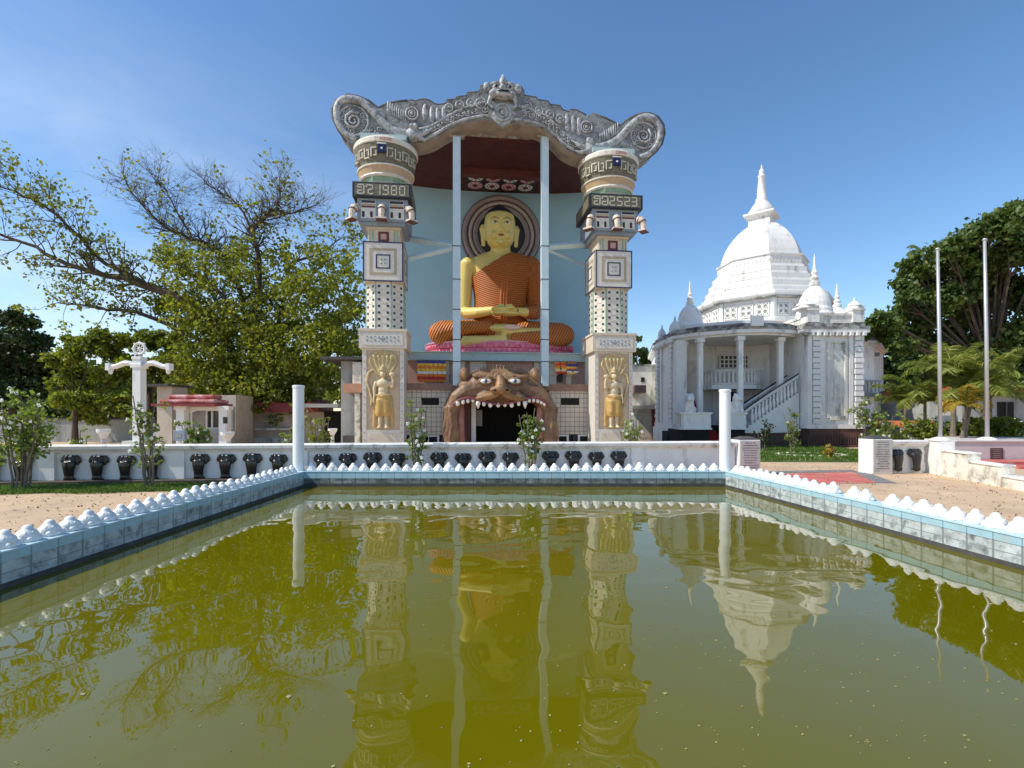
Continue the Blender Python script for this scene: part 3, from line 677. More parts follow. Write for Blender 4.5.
    b = MB(); b.lathe([(1.19, 12.12), (1.33, 12.94)], 32, (cx, cy)); part('bowl', b, 'olive')
    b = MB(); b.lathe([(1.34, 12.94), (1.37, 12.97), (1.38, 13.12), (1.35, 13.18), (1.22, 13.27), (1.0, 13.32)], 32, (cx, cy)); part('bowl_rim', b, 'pillar_white', smooth=False)
    b = MB()
    for k in range(12):
        if k % 3: continue
        a0 = k*PI/6
        for i in range(3): b.box((cx+1.365*math.cos(a0+i*.12), cy+1.365*math.sin(a0+i*.12), 13.05), (.17, .04, .1), a0+i*.12+PI/2)
    part('rim_blocks', b, 'pinkish')
    b = MB(); b.box((cx, cy-1.30, 12.66), (.32, .08, .32)); part('bowl_emblem', b, 'navy')
    b = MB(); b.box((cx, cy-1.35, 12.66), (.08, .02, .08)); b.box((cx, cy-1.34, 12.86), (.38, .04, .05)); part('bowl_emblem_star', b, 'eyewhite')
    b = MB()
    for k in range(-5, 6):
        if k == 0: continue
        a = -PI/2+k*.26; f_ = 1 if k % 2 else -1
        for (dz, ww, hhh, off) in ((.20*f_, .24, .045, 0), (-.12*f_, .14, .04, .05), (.03, .045, .38, -.115), (-.02, .04, .20, .10)):
            aa = a+off/1.28; b.box((cx+1.275*math.cos(aa), cy+1.275*math.sin(aa), 12.52+dz), (ww, .06, hhh), aa+PI/2)
    part('bowl_fret', b, 'digit')
    b = MB(); b.b2(cx-.95, cx+.95, .0, D, 13.30, 13.5); part('abacus', b, 'slab')
    # guardian relief
    m = -sgn; fx = cx; fy = .03
    g = MB()
    g.ell((fx, fy-.08, 3.05), (.12, .13, .17)); g.tube([(fx, fy-.04, 2.9), (fx, fy-.04, 2.8)], .07, 8)
    g.ell((fx, fy-.05, 2.62), (.26, .14, .22)); g.ell((fx, fy-.04, 2.32), (.2, .13, .25)); g.ell((fx, fy-.05, 2.15), (.22, .13, .12))
    for s in (-1, 1):
        g.tube([(fx+s*.25, fy-.04, 2.72), (fx+s*.33, fy-.06, 2.4), (fx+s*.31, fy-.1, 2.15) if s == m else (fx+s*.38, fy-.12, 2.62)], [.08, .065, .05], 8)
        if s != m: g.tube([(fx+s*.36, fy-.1, 2.45), (fx+s*.38, fy-.14, 2.8), (fx+s*.34, fy-.16, 2.95)], [.06, .05, .045], 8); g.ell((fx+s*.34, fy-.14, 3.02), (.12, .07, .10))
        else: g.tube([(fx+s*.31, fy-.1, 2.15), (fx+s*.34, fy-.12, 1.85), (fx+s*.33, fy-.12, 1.75)], [.05, .042, .05], 8)
        g.tube([(fx+s*.11, fy-.03, 1.5), (fx+s*.11, fy-.04, 1.1), (fx+s*.12, fy-.04, .72)], [.10, .085, .06], 8); g.ell((fx+s*.14, fy-.1, .67), (.09, .14, .06))
        g.ell((fx+s*.045, fy-.19, 3.08), (.022, .03, .015), n=6, m=4)
    g.ell((fx, fy-.2, 3.03), (.025, .04, .04)); g.ell((fx, fy-.19, 2.965), (.045, .03, .014))
    gz = lambda g: setattr(g, 'v', [(fx+(v[0]-fx)*1.1, v[1]*1.15, 1.1+(v[2]-.65)*.945) for v in g.v])
    gz(g); g.build('guardian_body', 'stone_f', root, remesh=.022, smoothit=2)
    g = MB(); g.lathe([(.14, 3.18), (.16, 3.24), (.10, 3.30), (.12, 3.34), (.06, 3.42), (.02, 3.5)], 10, (fx, fy-.07)); gz(g); g.build('guardian_crown', 'hoodc', root, smooth=True)
    g = MB(); g.tube([(fx, fy-.05, 2.12), (fx, fy-.06, 1.85), (fx, fy-.05, 1.5), (fx, fy-.04, 1.3)], [.27, .29, .25, .2], 14, flat=.55)
    for s in (-1, 1): g.tube([(fx+s*.12, fy-.06, 1.9), (fx+s*.13, fy-.06, 1.35), (fx+s*.12, fy-.05, 1.15)], [.17, .15, .11], 10); g.tube([(fx+s*.30, fy-.02, 2.05), (fx+s*.33, fy-.02, 1.4), (fx+s*.33, fy-.01, .68)], [.05, .07, .09], 6, flat=.5)
    g.tube([(fx-.28, fy-.1, 2.12), (fx, fy-.2, 2.06), (fx+.28, fy-.1, 2.12)], .05, 6); gz(g); g.build('guardian_garment', 'ochre', root, remesh=.03, smoothit=2)
    g = MB()
    hood = [(fx-.12, 2.95), (fx-.32, 3.2), (fx-.50, 3.55), (fx-.46, 3.86), (fx-.26, 4.02), (fx, 4.08), (fx+.26, 4.02), (fx+.46, 3.86), (fx+.50, 3.55), (fx+.32, 3.2), (fx+.12, 2.95)]
    g.ext(hood, fy-.03, fy+.02)
    g.tube([(x, fy-.05, z) for x, z in hood], .045, 6)
    for k in (-2, -1, 0, 1, 2): g.tube([(fx+k*.05, fy-.04, 3.1), (fx+k*.13, fy-.05, 3.5), (fx+k*.17, fy-.07, 3.88)], [.05, .05, .07], 6)
    g.tube([(fx+m*-.34, fy-.03, 2.5), (fx+m*.62*1, fy-.02, 2.9)] if False else [(fx+m*.3, fy-.03, 3.3), (fx+m*.55, fy-.03, 3.1), (fx+m*.62, fy-.03, 2.7), (fx+m*.5, fy-.04, 2.3), (fx+m*.42, fy-.05, 1.9), (fx+m*.45, fy-.05, 1.6)], [.04, .06, .06, .05, .05, .04], 6)
    gz(g); g.build('naga_hood', 'hoodc', root, remesh=.025, smoothit=1)
    return root
pl_x = LP(383.2, 250, 0)[0]; pr_x = LP(613.8, 250, 0)[0]
pilL = pillar(pl_x, 1, '1980'); pilR = pillar(pr_x, -1, '2523')

# makara arch -------------------------------------------------
def AP(pts, ly): return [LP(x, y, ly) for x, y in pts]
FY, BY = .40, 1.45
upper = [(359, 146), (347.6, 141), (338.8, 129.5), (333.4, 118), (332.6, 110), (337, 100.5), (347.6, 95.2), (358, 97), (368.7, 101.4), (378.3, 108.4), (388, 104), (398, 102), (407.3, 101.4), (411, 100), (416, 101.5), (420, 99.8), (425, 99.3), (430.5, 101), (434, 104), (439, 104.9), (446, 103.5), (447, 100), (456, 99.5), (456.5, 97), (466.5, 96), (467, 93), (478.5, 92), (480, 90), (481, 86), (488, 84.5), (497, 82.5), (502.5, 80), (508, 82), (514, 85), (521, 87), (523.5, 91), (524, 95.5), (536, 97.5), (538, 100), (548, 101.5), (550, 104.5), (560, 106), (562.6, 110), (569, 112), (571, 109.5), (577, 110.4), (583, 113.5), (586, 115.5), (592, 114), (605, 118.5), (620.6, 126.3), (628, 120), (636.5, 115.7), (643, 113.8), (650.5, 114), (658, 117.5), (663, 125), (664, 133.3), (661.5, 143), (655.8, 150.9), (648, 157.5), (638.2, 162)]
lower = [(600, 158), (591, 156), (583, 155.5), (575, 153.4), (569, 150), (562.6, 145.6), (558, 140), (552, 135), (546, 130), (538, 126.3), (528, 123.7), (517, 122), (508, 122.2), (502, 124.8), (496, 121), (484.7, 118.9), (470.6, 121), (462, 123.4), (453, 126.8), (446, 130.5), (439, 134.8), (434, 137.8), (428.4, 140), (419, 142), (409, 142.7), (395, 143)]
b = MB(); b.ext(AP(upper+lower, FY), FY+.02, BY); arch = b.build('dragon_arch', ['arch_back'], sh)
# soffit lining, a touch below the carved edge
lo = AP(lower, FY); b = MB()
for i in range(len(lo)-1):
    (xa, za), (xb, zb) = lo[i], lo[i+1]
    b.add([(xa, FY+.06, za-.004), (xb, FY+.06, zb-.004), (xb, BY+.02, zb-.004), (xa, BY+.02, za-.004), (xa, FY+.06, za-.03), (xb, FY+.06, zb-.03), (xb, BY+.02, zb-.03), (xa, BY+.02, za-.03)],
          [(0, 1, 2, 3), (7, 6, 5, 4), (0, 4, 5, 1), (2, 6, 7, 3), (1, 5, 6, 2), (0, 3, 7, 4)])
b.build('arch_soffit', 'soffit', arch)
def ribbon(px_pts, r, ly, nm, m_, n=8, flat=.7):
    b = MB(); P = [(LP(x, y, ly)[0], ly, LP(x, y, ly)[1]) for x, y in px_pts]; b.tube(P, r, n, flat=flat); return b.build(nm, m_, arch, smooth=True)
up_rim = [(359, 146)]+upper[1:10]
ribbon(upper[1:13], .085, FY+.25, 'dark_rim', 'arch_dk'); ribbon(upper[-14:], .085, FY+.25, 'dark_rim', 'arch_dk')
ribbon(upper[12:-14], .05, FY+.25, 'dark_rim', 'arch_dk')
# dragon bodies: thick band from the curl end down along the arch
def smoothp(pts, k=4):
    out = []; n = len(pts)
    for i in range(n-1):
        p0, p1, p2, p3 = pts[max(i-1, 0)], pts[i], pts[i+1], pts[min(i+2, n-1)]
        for j in range(k):
            t = j/k; out.append(tuple(.5*((2*p1[q])+(-p0[q]+p2[q])*t+(2*p0[q]-5*p1[q]+4*p2[q]-p3[q])*t*t+(-p0[q]+3*p1[q]-3*p2[q]+p3[q])*t**3) for q in range(2)))
    out.append(pts[-1]); return out
Lb = smoothp([(356, 139), (344, 132), (337.5, 120), (337, 108), (342, 100.5), (351, 99.5), (363, 103), (374, 113), (384, 124), (394, 131), (405, 133.5), (413, 134.5)])
Rb = smoothp([(640, 157), (650, 153), (658, 143), (660, 132), (656, 121.5), (648, 117.5), (640, 119), (631, 126), (622, 136), (612, 143.5), (601, 147), (592, 148)])
ribbon(Lb, [.11+.07*min(1, i/20) for i in range(len(Lb))], FY, 'dragon_body', 'arch_hi', 10, .8); ribbon(Rb, [.11+.07*min(1, i/20) for i in range(len(Rb))], FY, 'dragon_body', 'arch_hi', 10, .8)
# inner band following the opening, two fillets
for off, r_ in ((-3, .07), (-17, .06)):
    mid = [(x, y+off*(1 if off > -10 else (.75+.25*math.exp(-((x-503)/40)**2)))) for x, y in lower[3:-2]]
    ribbon(smoothp(mid, 3), r_, FY+.0, 'band_fillet', 'arch_hi')
# scroll ornaments in the bands, curls, scales, rosettes
def spiral(b, cx, cz, r0, ly, turns=1.6, th=.035, dirn=1, a0=0):
    pts = []; N = 16
    for i in range(N+1):
        t = i/N; a = a0+dirn*t*turns*2*PI; r = r0*(1-.85*t); pts.append((cx+r*math.cos(a), ly, cz+r*math.sin(a)))
    b.tube(pts, [th*(1-.4*i/N) for i in range(N+1)], 6)
b = MB()
mid = smoothp([(x, y-9.5) for x, y in lower[3:-2]], 3); k = 0
for i, (x, y) in enumerate(mid):
    if i % 2: continue
    if abs(x-503) < 16: continue
    X, Z = LP(x, y, FY); spiral(b, X, Z, .17, FY-.0, dirn=1 if k % 2 else -1, a0=random.uniform(0, 6)); k += 1
    b.ell((X+.05, FY, Z+.02), (.07, .06, .06), n=8, m=5)
b.build('band_scrolls', 'arch_hi', arch, smooth=True)
for cxp, cyp, rr, sg in ((353.5, 121, 15, 1), (643.5, 136, 14, -1)):
    b = MB()
    X, Z = LP(cxp, cyp, FY); q = rr*.0425
    b.torus((X, FY, Z+.02), q*.98, .05, 26, 6)
    spiral(b, X-.0*sg, Z, q*.62, FY-.02, 2.0, .07, sg, 1)
    for i in range(11):
        a = 2*PI*i/11; spiral(b, X+q*.70*math.cos(a), Z+q*.70*math.sin(a), .13, FY, 1.3, .03, sg, a)
    for i in range(10): spiral(b, X+sg*random.uniform(.5, 1.1), Z-random.uniform(.2, .55), .13, FY, 1.3, .03, sg, i)
    b.build('tail_curl_carving', 'arch_hi', arch, smooth=True)
for x, y, r_ in ((412, 113.5, .26), (586.5, 127, .25), (449, 108, .17), (460, 105, .17), (471, 103, .17), (481, 103.5, .22), (527, 107, .22), (539, 111, .17), (550, 114.5, .17), (560, 119, .17)):
    b = MB(); X, Z = LP(x, y, FY); b.torus((X, FY, Z), r_, .045, 18, 6); b.torus((X, FY, Z), r_*.55, .035, 14, 6); b.ell((X, FY, Z), (r_*.3, .09, r_*.3), n=10, m=6); b.build('rosette', 'arch_hi', arch, smooth=True)
b = MB()
for x, y in ((425, 113), (432, 115), (438, 116), (444, 115), (573.5, 124), (567, 122), (579, 126)):
    X, Z = LP(x, y, FY); b.ell((X, FY+.03, Z), (.13, .08, .42), n=10, m=8)
for i in range(9):
    for sx, ox, oy in ((1, 388, 107), (-1, 618, 128)):
        x = ox+sx*i*2.2; X, Z = LP(x, oy+i*1.2, FY); b.ell((X, FY+.02, Z), (.05, .05, .30-.012*i), n=8, m=6)
b.build('crest_petals', 'arch_hi', arch, smooth=True)
for x, y, s in ((413, 136, 1), (590, 150, -1)):             # makara heads where the bodies meet the band
    b = MB(); X, Z = LP(x, y, FY); b.ell((X, FY-.08, Z), (.32, .24, .3)); b.ell((X+s*.12, FY-.22, Z+.3), (.12, .12, .14)); b.ell((X-s*.05, FY-.25, Z+.28), (.09, .1, .12))
    b.tube([(X+s*.2, FY-.1, Z+.02), (X+s*.55, FY-.12, Z+.1), (X+s*.8, FY-.1, Z+.3)], [.15, .1, .04], 8); b.tube([(X+s*.2, FY-.1, Z-.12), (X+s*.5, FY-.1, Z-.2), (X+s*.7, FY-.1, Z-.12)], [.12, .08, .03], 8)
    b.build('makara_head', 'arch_hi', arch, remesh=.035, smoothit=1)
# monster mask at the apex
def pt(px, py, ly): X, Z = LP(px, py, ly); return (X, ly, Z)
mk = MB(); c = LP(502.5, 93, FY-.1)
mk.ell((c[0], FY-.08, c[1]), (.52, .3, .30)); mk.ell((c[0], FY-.2, c[1]+.36), (.16, .2, .26)); mk.tube([(c[0], FY-.2, c[1]+.5), (c[0]+.02, FY-.1, c[1]+.82)], [.14, .03], 8)
for s in (-1, 1):
    mk.ell((c[0]+s*.30, FY-.22, c[1]+.14), (.17, .14, .13)); mk.ell((c[0]+s*.36, FY-.25, c[1]+.30), (.24, .1, .07), rot=Matrix.Rotation(s*R(20), 3, 'Y')); mk.ell((c[0]+s*.42, FY-.18, c[1]-.12), (.2, .2, .18))
    mk.ell((c[0]+s*.68, FY-.05, c[1]+.25), (.17, .12, .22)); mk.tube([(c[0]+s*.52, FY-.15, c[1]-.2), (c[0]+s*.62, FY-.15, c[1]-.55), (c[0]+s*.42, FY-.18, c[1]-.75)], [.09, .1, .07], 8)
mk.ell((c[0], FY-.32, c[1]+.12), (.13, .14, .13)); mk.ell((c[0], FY-.26, c[1]-.17), (.42, .14, .10))
mk.build('monster_mask', 'arch_hi', arch, remesh=.03, smoothit=1)
b = MB()
for s in (-1, 1): b.ell((c[0]+s*.30, FY-.37, c[1]+.13), (.07, .04, .07), n=10, m=6)
b.box((c[0], FY-.40, c[1]-.08), (.5, .05, .055)); b.build('mask_eyes_and_mouth', 'black', arch, smooth=True)
b = MB(); X, Z = LP(502.5, 112.5, FY-.1); b.torus((X, FY-.1, Z), .36, .055, 24, 6); b.torus((X, FY-.1, Z), .20, .04, 20, 6); b.ell((X, FY-.1, Z), (.1, .08, .1)); b.ext([(X-.55, Z+.35), (X-.62, Z-.05), (X-.3, Z-.42), (X, Z-.60), (X+.3, Z-.42), (X+.62, Z-.05), (X+.55, Z+.35)], FY-.08, FY+.1); b.build('pendant_medallion', 'arch_hi', arch)

# roof, ceiling, backdrop
CZ = 14.35
RX0, RX1 = LP(378, 180, 6.8)[0]+1.0, LP(625, 180, 6.8)[0]-.9
RX0, RX1 = -5.6, 5.6
b = MB(); b.b2(RX0, RX1, BY+.02, 7.3, CZ, CZ+.08); b.build('board_ceiling', 'ceil', sh)
b = MB(); b.b2(RX0-.1, RX1+.1, BY+.04, 7.4, CZ+.09, CZ+.3); b.build('flat_roof', 'parapet', sh)
NB = 24; arc = []
for i in range(NB+1):
    t = -1+2*i/NB; arc.append((t*5.6, 6.3+.65*(1-abs(t)**2.6)))
b = MB(); b.prism(arc+[(x, y+.25) for x, y in reversed(arc)], 0, CZ-.004); b.build('curved_back_wall', 'blue_wall', sh, smooth=False)
# ceiling lotus panel
b = MB(); x0, z_ = LP(467, 180, 5.2); x1 = LP(536, 180, 5.2)[0]; b.b2(x0-.05, x1+.05, 4.7, 6.55, CZ-.05, CZ-.002); cp = b.build('ceiling_panel', 'blackm', sh)
for r_ in range(2):
    for k in range(4):
        x = x0+(k+.5)*(x1-x0)/4; y = 5.15+r_*.92; b = MB(); b.lathe([(.40, CZ-.07), (.40, CZ-.051)], 20, (x, y)); m_ = 'pinkpale' if (k+r_) % 2 else 'eyewhite'
        b.lathe([(.16, CZ-.085), (.16, CZ-.07)], 14, (x, y), mi=1)
        for i in range(8): b.ell((x+.28*math.cos(i*PI/4), y+.28*math.sin(i*PI/4), CZ-.07), (.055, .055, .012), mi=1, n=6, m=4)
        b.build('lotus_disc', [m_, 'maroon'], cp)
b = MB(); b.b2(x0-.2, x1+.2, 4.2, 4.6, CZ-.35, CZ-.003); b.build('ceiling_beam', 'maroon', sh)
# halo
hx, hz = LP(501.5, 234, 6.5); HR = 2.2
b = MB(); b.torus((hx, 6.62, hz), 0.01, .01, 8, 4)
rings = [(2.2, 1.95, 'halo1'), (1.95, 1.85, 'halo2'), (1.85, 1.68, 'halo3'), (1.68, 1.60, 'halo2'), (1.60, 1.42, 'halo1'), (1.42, 1.34, 'halo3'), (1.34, 0.0, 'hair')]
ho = MB(); ho.add([(hx+2.25*math.cos(2*PI*i/64), 6.6, hz+2.25*math.sin(2*PI*i/64)) for i in range(64)]+[(hx+2.25*math.cos(2*PI*i/64), 6.9, hz+2.25*math.sin(2*PI*i/64)) for i in range(64)], [tuple(range(64)), tuple(range(127, 63, -1))]+[(i, (i+1) % 64, 64+(i+1) % 64, 64+i) for i in range(64)])
halo = ho.build('halo', 'halo2', sh)
for i, (ra, rb, m_) in enumerate(rings):
    b = MB(); yy = 6.58-(.05 if i % 2 == 0 else .0); n_ = 48; V = []; Fc = []
    rb_ = max(rb, .01)
    for j in range(n_):
        a = 2*PI*j/n_
        for r_, y_ in ((ra, yy+.02), (rb_, yy+.02), (ra, 6.6), (rb_, 6.6), ((ra+rb_)/2, yy-.03)): V.append((hx+r_*math.cos(a), y_, hz+r_*math.sin(a)))
    for j in range(n_):
        a_ = 5*j; c_ = 5*((j+1) % n_); Fc += [(a_, c_, c_+4, a_+4), (a_+4, c_+4, c_+1, a_+1), (a_+2, c_+2, c_, a_), (a_+1, c_+1, c_+3, a_+3)]
    b.add(V, Fc); b.build('halo_ring', m_, halo, smooth=True)
# tall pale blue posts and their braces
for px in (456.7, 544.6):
    x, zb = LP(px, 380, .9); zt = LP(px, 138, .9)[1]
    b = MB(); b.b2(x-.17, x+.17, .75, 1.08, 2.95, zt); po = b.build('support_post', 'bluepost', sh, bevel=.015)
    b = MB(); 
    for q in (247, 280, 310, 340, 362): zz = LP(px, q, .9)[1]; b.b2(x-.178, x+.178, .742, 1.09, zz-.02, zz+.02)
    b.build('joint_band', 'greydark', po)
    b = MB(); zz = LP(px, 136, .9)[1]; b.b2(x-.35, x+.35, .8, 1.0, zz-.1, zz+.0); b.build('post_bracket', 'soffit', po)
def brace(pa, ya, pb, yb, la, lb, r_=.09):
    A = LP(pa, ya, la); B = LP(pb, yb, lb); b = MB(); b.tube([(A[0], la, A[1]), (B[0], lb, B[1])], r_, 4); b.build('brace_beam', 'bluepost', sh)
brace(453, 245.5, 411, 239, .95, 1.7, .15); brace(453, 248, 409, 258.5, .95, .9, .13)
brace(548, 247, 590, 244, .95, 1.7, .15); brace(548, 250, 589, 267, .95, 3.2, .09)
# balcony and lower storey
ly0 = 1.3
tx0, tx1 = pl_x+.6, pr_x-.6
zt = LP(500, 390.5, ly0)[1]; zw = 3.35
mouth = (LP(452, 400, ly0)[0], LP(549, 400, ly0)[0])
for a_, b_ in ((tx0, mouth[0]), (mouth[1], tx1)): b = MB(); b.b2(a_, b_, ly0, ly0+.25, .75, zt); b.build('tiled_wall', 'tile', sh)
b = MB(); zl = LP(500, 384, ly0)[1]; b.b2(tx0, tx1, ly0-.15, ly0+1.3, zt, zl); b.build('brown_ledge', 'ledge', sh)
for a_, b_ in ((tx0, mouth[0]), (mouth[1], tx1)): b = MB(); b.b2(a_, b_, ly0-.12, ly0+.25, 0, .14); b.b2(a_, b_, ly0+.12, ly0+.25, .14, .75); b.build('base_course', 'greydark', sh)
for a_, b_ in ((421, 439), (561, 579)):
    xa, za = LP(a_, 405, ly0-.01); xb, zb = LP(b_, 398, ly0-.01)
    b = MB(); b.b2(xa, xb, ly0-.012, ly0-.002, za, zb); b.build('slot_window', 'dark', sh)
for a_ in (416, 433, 563, 584):
    xa = LP(a_, 430, ly0-.05)[0]
    b = MB(); b.b2(xa-.28, xa+.28, ly0-.02, ly0+.115, .16, .73); fr_ = b.build('vent_frame', 'white', sh)
    b = MB(); b.b2(xa-.18, xa+.18, ly0-.03, ly0-.022, .2, .66); b.build('vent_opening', 'dark', fr_)
for a_ in (404.5, 425, 443, 555, 574, 593):
    xa = LP(a_, 430, ly0-.05)[0]; b = MB(); b.ell((xa, ly0-.03, .6), (.16, .1, .14)); b.tube([(xa, ly0-.05, .6), (xa, ly0-.08, .3), (xa, ly0-.08, .15)], [.12, .09, .1], 8); b.build('small_elephant_bracket', 'black', sh, remesh=.03)
# pink recess with back wall, slab above
lr = 2.6; zs0 = LP(500, 361, 2.2)[1]; zs1 = LP(500, 353.5, 2.2)[1]
b = MB(); b.b2(tx0, tx1, lr, lr+.2, zl, zs0); b.build('recess_wall', 'pinkish', sh)
b = MB(); xa = LP(404, 356, 2.2)[0]; xb = LP(587, 356, 2.2)[0]; b.b2(xa, xb, 2.1, 6.2, zs0, zs1); b.b2(xa-.06, xb+.06, 2.02, 6.25, zs1, zs1+.05); b.build('upper_slab', 'slab', sh)
for a_, b_ in ((444, 449), (459, 465), (470, 486), (534, 539), (549, 556), (566, 571)):
    xa = LP(a_, 370, lr-.1)[0]; xb = LP(b_, 370, lr-.1)[0]; b = MB(); b.b2(xa, xb, lr-.2, lr-.002, zl, zs0-.02); b.b2(xa-.05, xb+.05, lr-.25, lr, zl+.5, zl+.58); b.build('recess_pier', 'pillar', sh)
b = MB(); xa = LP(540, 370, lr-.1)[0]; xb = LP(565, 370, lr-.1)[0]; b.b2(xa+.3, xb-.1, lr-.06, lr-.01, zl+.2, zl+.85); b.build('recess_grille', 'greydark', sh)
# Buddhist flag bunting hung in the recess
def bunting(name, lab, spans, ly):
    x0, z0 = LP(spans[0], spans[2], ly); x1, z1 = LP(spans[1], spans[3], ly); org3 = ((x0+x1)/2, ly, z1)
    wx = SO[0]+org3[0]*cs-org3[1]*sn; wyy = SO[1]+org3[0]*sn+org3[1]*cs
    t = thing(name, lab, 'flags', (wx, wyy, z1), SP)
    return t, x0-org3[0], x1-org3[0], z0-z1
for (spans, lab, cols) in (((417, 446, 360.5, 382), 'curtain of orange, red and yellow flags hung under the left balcony', 0), ((554, 577, 362, 374), 'crumpled orange and blue flags hung under the right balcony', 1)):
    t, xa, xb, zt_ = bunting('flag_bunting', lab, spans, 1.75)
    nf = 7 if cols == 0 else 4
    for k in range(nf):
        x = xa+(k+.5)*(xb-xa)/nf; wdt = (xb-xa)/nf*.46; 
        b = MB(); zz = 0; seq = [4, 1, 0, 1, 2, 0, 3, 0] if cols == 0 else ([0, 3, 0, 0, 1, 2, 0, 3] if k < 2 else [0, 4, 4, 1, 0, 4, 2, 1]); hh = zt_/len(seq)
        for j, c_ in enumerate(seq):
            dy = .04*math.sin(j*1.3+k); z_a = zt_-j*hh; z_b = z_a-hh; x_s = .02*math.sin(j*2+k)+(.1*random.random() if cols else 0)
            b.add([(x-wdt+x_s, dy, z_a), (x+wdt+x_s, dy+.03, z_a), (x+wdt+x_s, dy+.05, z_b), (x-wdt+x_s, dy+.01, z_b), (x-wdt+x_s, dy+.02, z_a), (x+wdt+x_s, dy+.05, z_a), (x+wdt+x_s, dy+.07, z_b), (x-wdt+x_s, dy+.03, z_b)], [(0, 1, 2, 3), (7, 6, 5, 4)], c_)
        b.build('flag', ['flag_o', 'flag_y', 'flag_w', 'flag_r', 'flag_b'], t)
    b = MB(); b.tube([(xa, 0, zt_+.02), (xb, 0, zt_+.02)], .012, 5); b.build('cord', 'greydark', t)

# lion-mouth entrance
lf = MB(); LYF = .35
def lp3(px, py, ly): X, Z = LP(px, py, ly); return [X, ly, Z]
body = [(452, 443), (451, 425), (452.5, 408), (457, 398), (466, 391), (478, 387.5), (490, 386), (500, 386), (512, 386), (524, 388), (535, 392), (544, 399), (549.5, 409), (550.5, 425), (549.5, 443)]
for ly, r_ in ((LYF, .30), (LYF+.35, .36), (LYF+.8, .34)):
    P = [lp3(x, y, LYF) for x, y in body]
    for q in P: q[1] = ly
    rad = [r_*(1.0+.25*math.sin(PI*i/(len(P)-1))) for i in range(len(P))]
    lf.tube(P, rad, 12)
c0 = lp3(500.5, 387, LYF+.3)
lf.ell(c0, (1.95, .75, .70)); lf.ell((c0[0], c0[1]+.1, c0[2]+.28), (1.55, .6, .55))
for s in (-1, 1):
    lf.ell((c0[0]+s*1.35, c0[1]-.1, c0[2]-.30), (.75, .55, .42)); lf.ell((c0[0]+s*.75, c0[1]-.52, c0[2]+.38), (.55, .2, .12), rot=Matrix.Rotation(s*R(-8), 3, 'Y'))
    lf.ell((c0[0]+s*.55, c0[1]-.50, c0[2]-.38), (.6, .34, .24), rot=Matrix.Rotation(s*R(8), 3, 'Y'))
for i in range(27):                                          # mane tufts
    a = PI*(.10+.80*i/26); rx, rz_ = 1.62, .86; x = c0[0]+rx*math.cos(a); z = c0[2]+.02+rz_*math.sin(a)
    lf.tube([(x, c0[1]-.05, z-.12), (x+.05*math.cos(a), c0[1]-.12, z+.12)], [.10, .03], 6)
for s in (-1, 1):                                            # strands on the jaw columns
    for i in range(5):
        x = (LP(451 if s < 0 else 550, 430, LYF)[0])+(-.26+i*.13); P = [(x+.05*math.sin(k*1.4+i), LYF-.28+.05*abs(i-2), .05+k*.28) for k in range(8)]
        lf.tube(P, .075, 6)
for s in (-1, 1):                                            # wrinkles, whisker ridges and brow folds
    for i in range(6):
        x = c0[0]+s*(.55+.2*i); P = [(x, c0[1]-.62+.05*i, c0[2]-.02-.03*i), (x+s*.12, c0[1]-.60+.06*i, c0[2]-.22-.03*i), (x+s*.2, c0[1]-.52+.06*i, c0[2]-.45-.03*i)]
        lf.tube(P, [.03, .055, .03], 6)
    for i in range(4): lf.tube([(c0[0]+s*(.12+.10*i), c0[1]-.55, c0[2]+.62), (c0[0]+s*(.16+.14*i), c0[1]-.68, c0[2]+.45), (c0[0]+s*(.10+.05*i), c0[1]-.74, c0[2]+.28)], [.04, .055, .03], 6)
    for i in range(7):
        x = c0[0]+s*(1.05+.12*i); lf.tube([(x, c0[1]-.35+.03*i, c0[2]+.45-.07*i), (x+s*.14, c0[1]-.42+.03*i, c0[2]+.2-.08*i), (x+s*.2, c0[1]-.35+.03*i, c0[2]-.05-.08*i)], [.03, .055, .03], 6)
lion = lf.build('lion_mouth_entrance', 'lion', sh, remesh=.036, smoothit=1)
for s in (-1, 1):
    ex, ez = LP(485.5 if s < 0 else 514.5, 381.5, LYF-.3); ey = LYF-.42
    b = MB(); b.ell((ex, ey+.02, ez), (.35, .15, .19)); e = b.build('eye_rim', 'lion', lion, smooth=True)
    b = MB(); b.ell((ex, ey-.05, ez), (.25, .12, .115)); b.ell((ex, ey-.115, ez), (.10, .07, .105), 1); b.ell((ex, ey-.155, ez), (.045, .045, .065), 2); b.build('eye', ['eyewhite', 'iris', 'black'], lion, smooth=True)
    b = MB(); ax, az = LP(464.5 if s < 0 else 535, 374.5, LYF)
    b.ell((ax, LYF+.05, az), (.24, .16, .32)); b.build('ear', 'lion', lion, smooth=True); b = MB(); b.ell((ax, LYF-.06, az-.02), (.14, .1, .2)); b.build('inner_ear', 'lion_nose', lion, smooth=True)
b = MB(); nx, nz_ = LP(500.5, 389, LYF-.5)
b.ell((nx, LYF-.62, nz_), (.28, .26, .26)); b.tube([(nx, LYF-.45, nz_+.55), (nx, LYF-.62, nz_+.1)], [.16, .24], 10)
for s in (-1, 1): b.ell((nx+s*.27, LYF-.55, nz_-.04), (.2, .18, .15)); b.ell((nx+s*.55, LYF-.42, nz_-.33), (.55, .25, .16), rot=Matrix.Rotation(s*R(10), 3, 'Y'))
b.build('nose', 'lion_nose', lion, remesh=.03, smoothit=2)
b = MB()
for s in (-1, 1): b.ell((nx+s*.25, LYF-.74, nz_-.06), (.11, .06, .05))
b.build('nostrils', 'black', lion, smooth=True)
lip = smoothp([(453.5, 405), (459, 400.5), (468, 398), (479, 400), (490, 403), (500, 404), (511, 402.5), (522, 399.5), (533, 397.5), (541, 400), (547, 405)], 3)
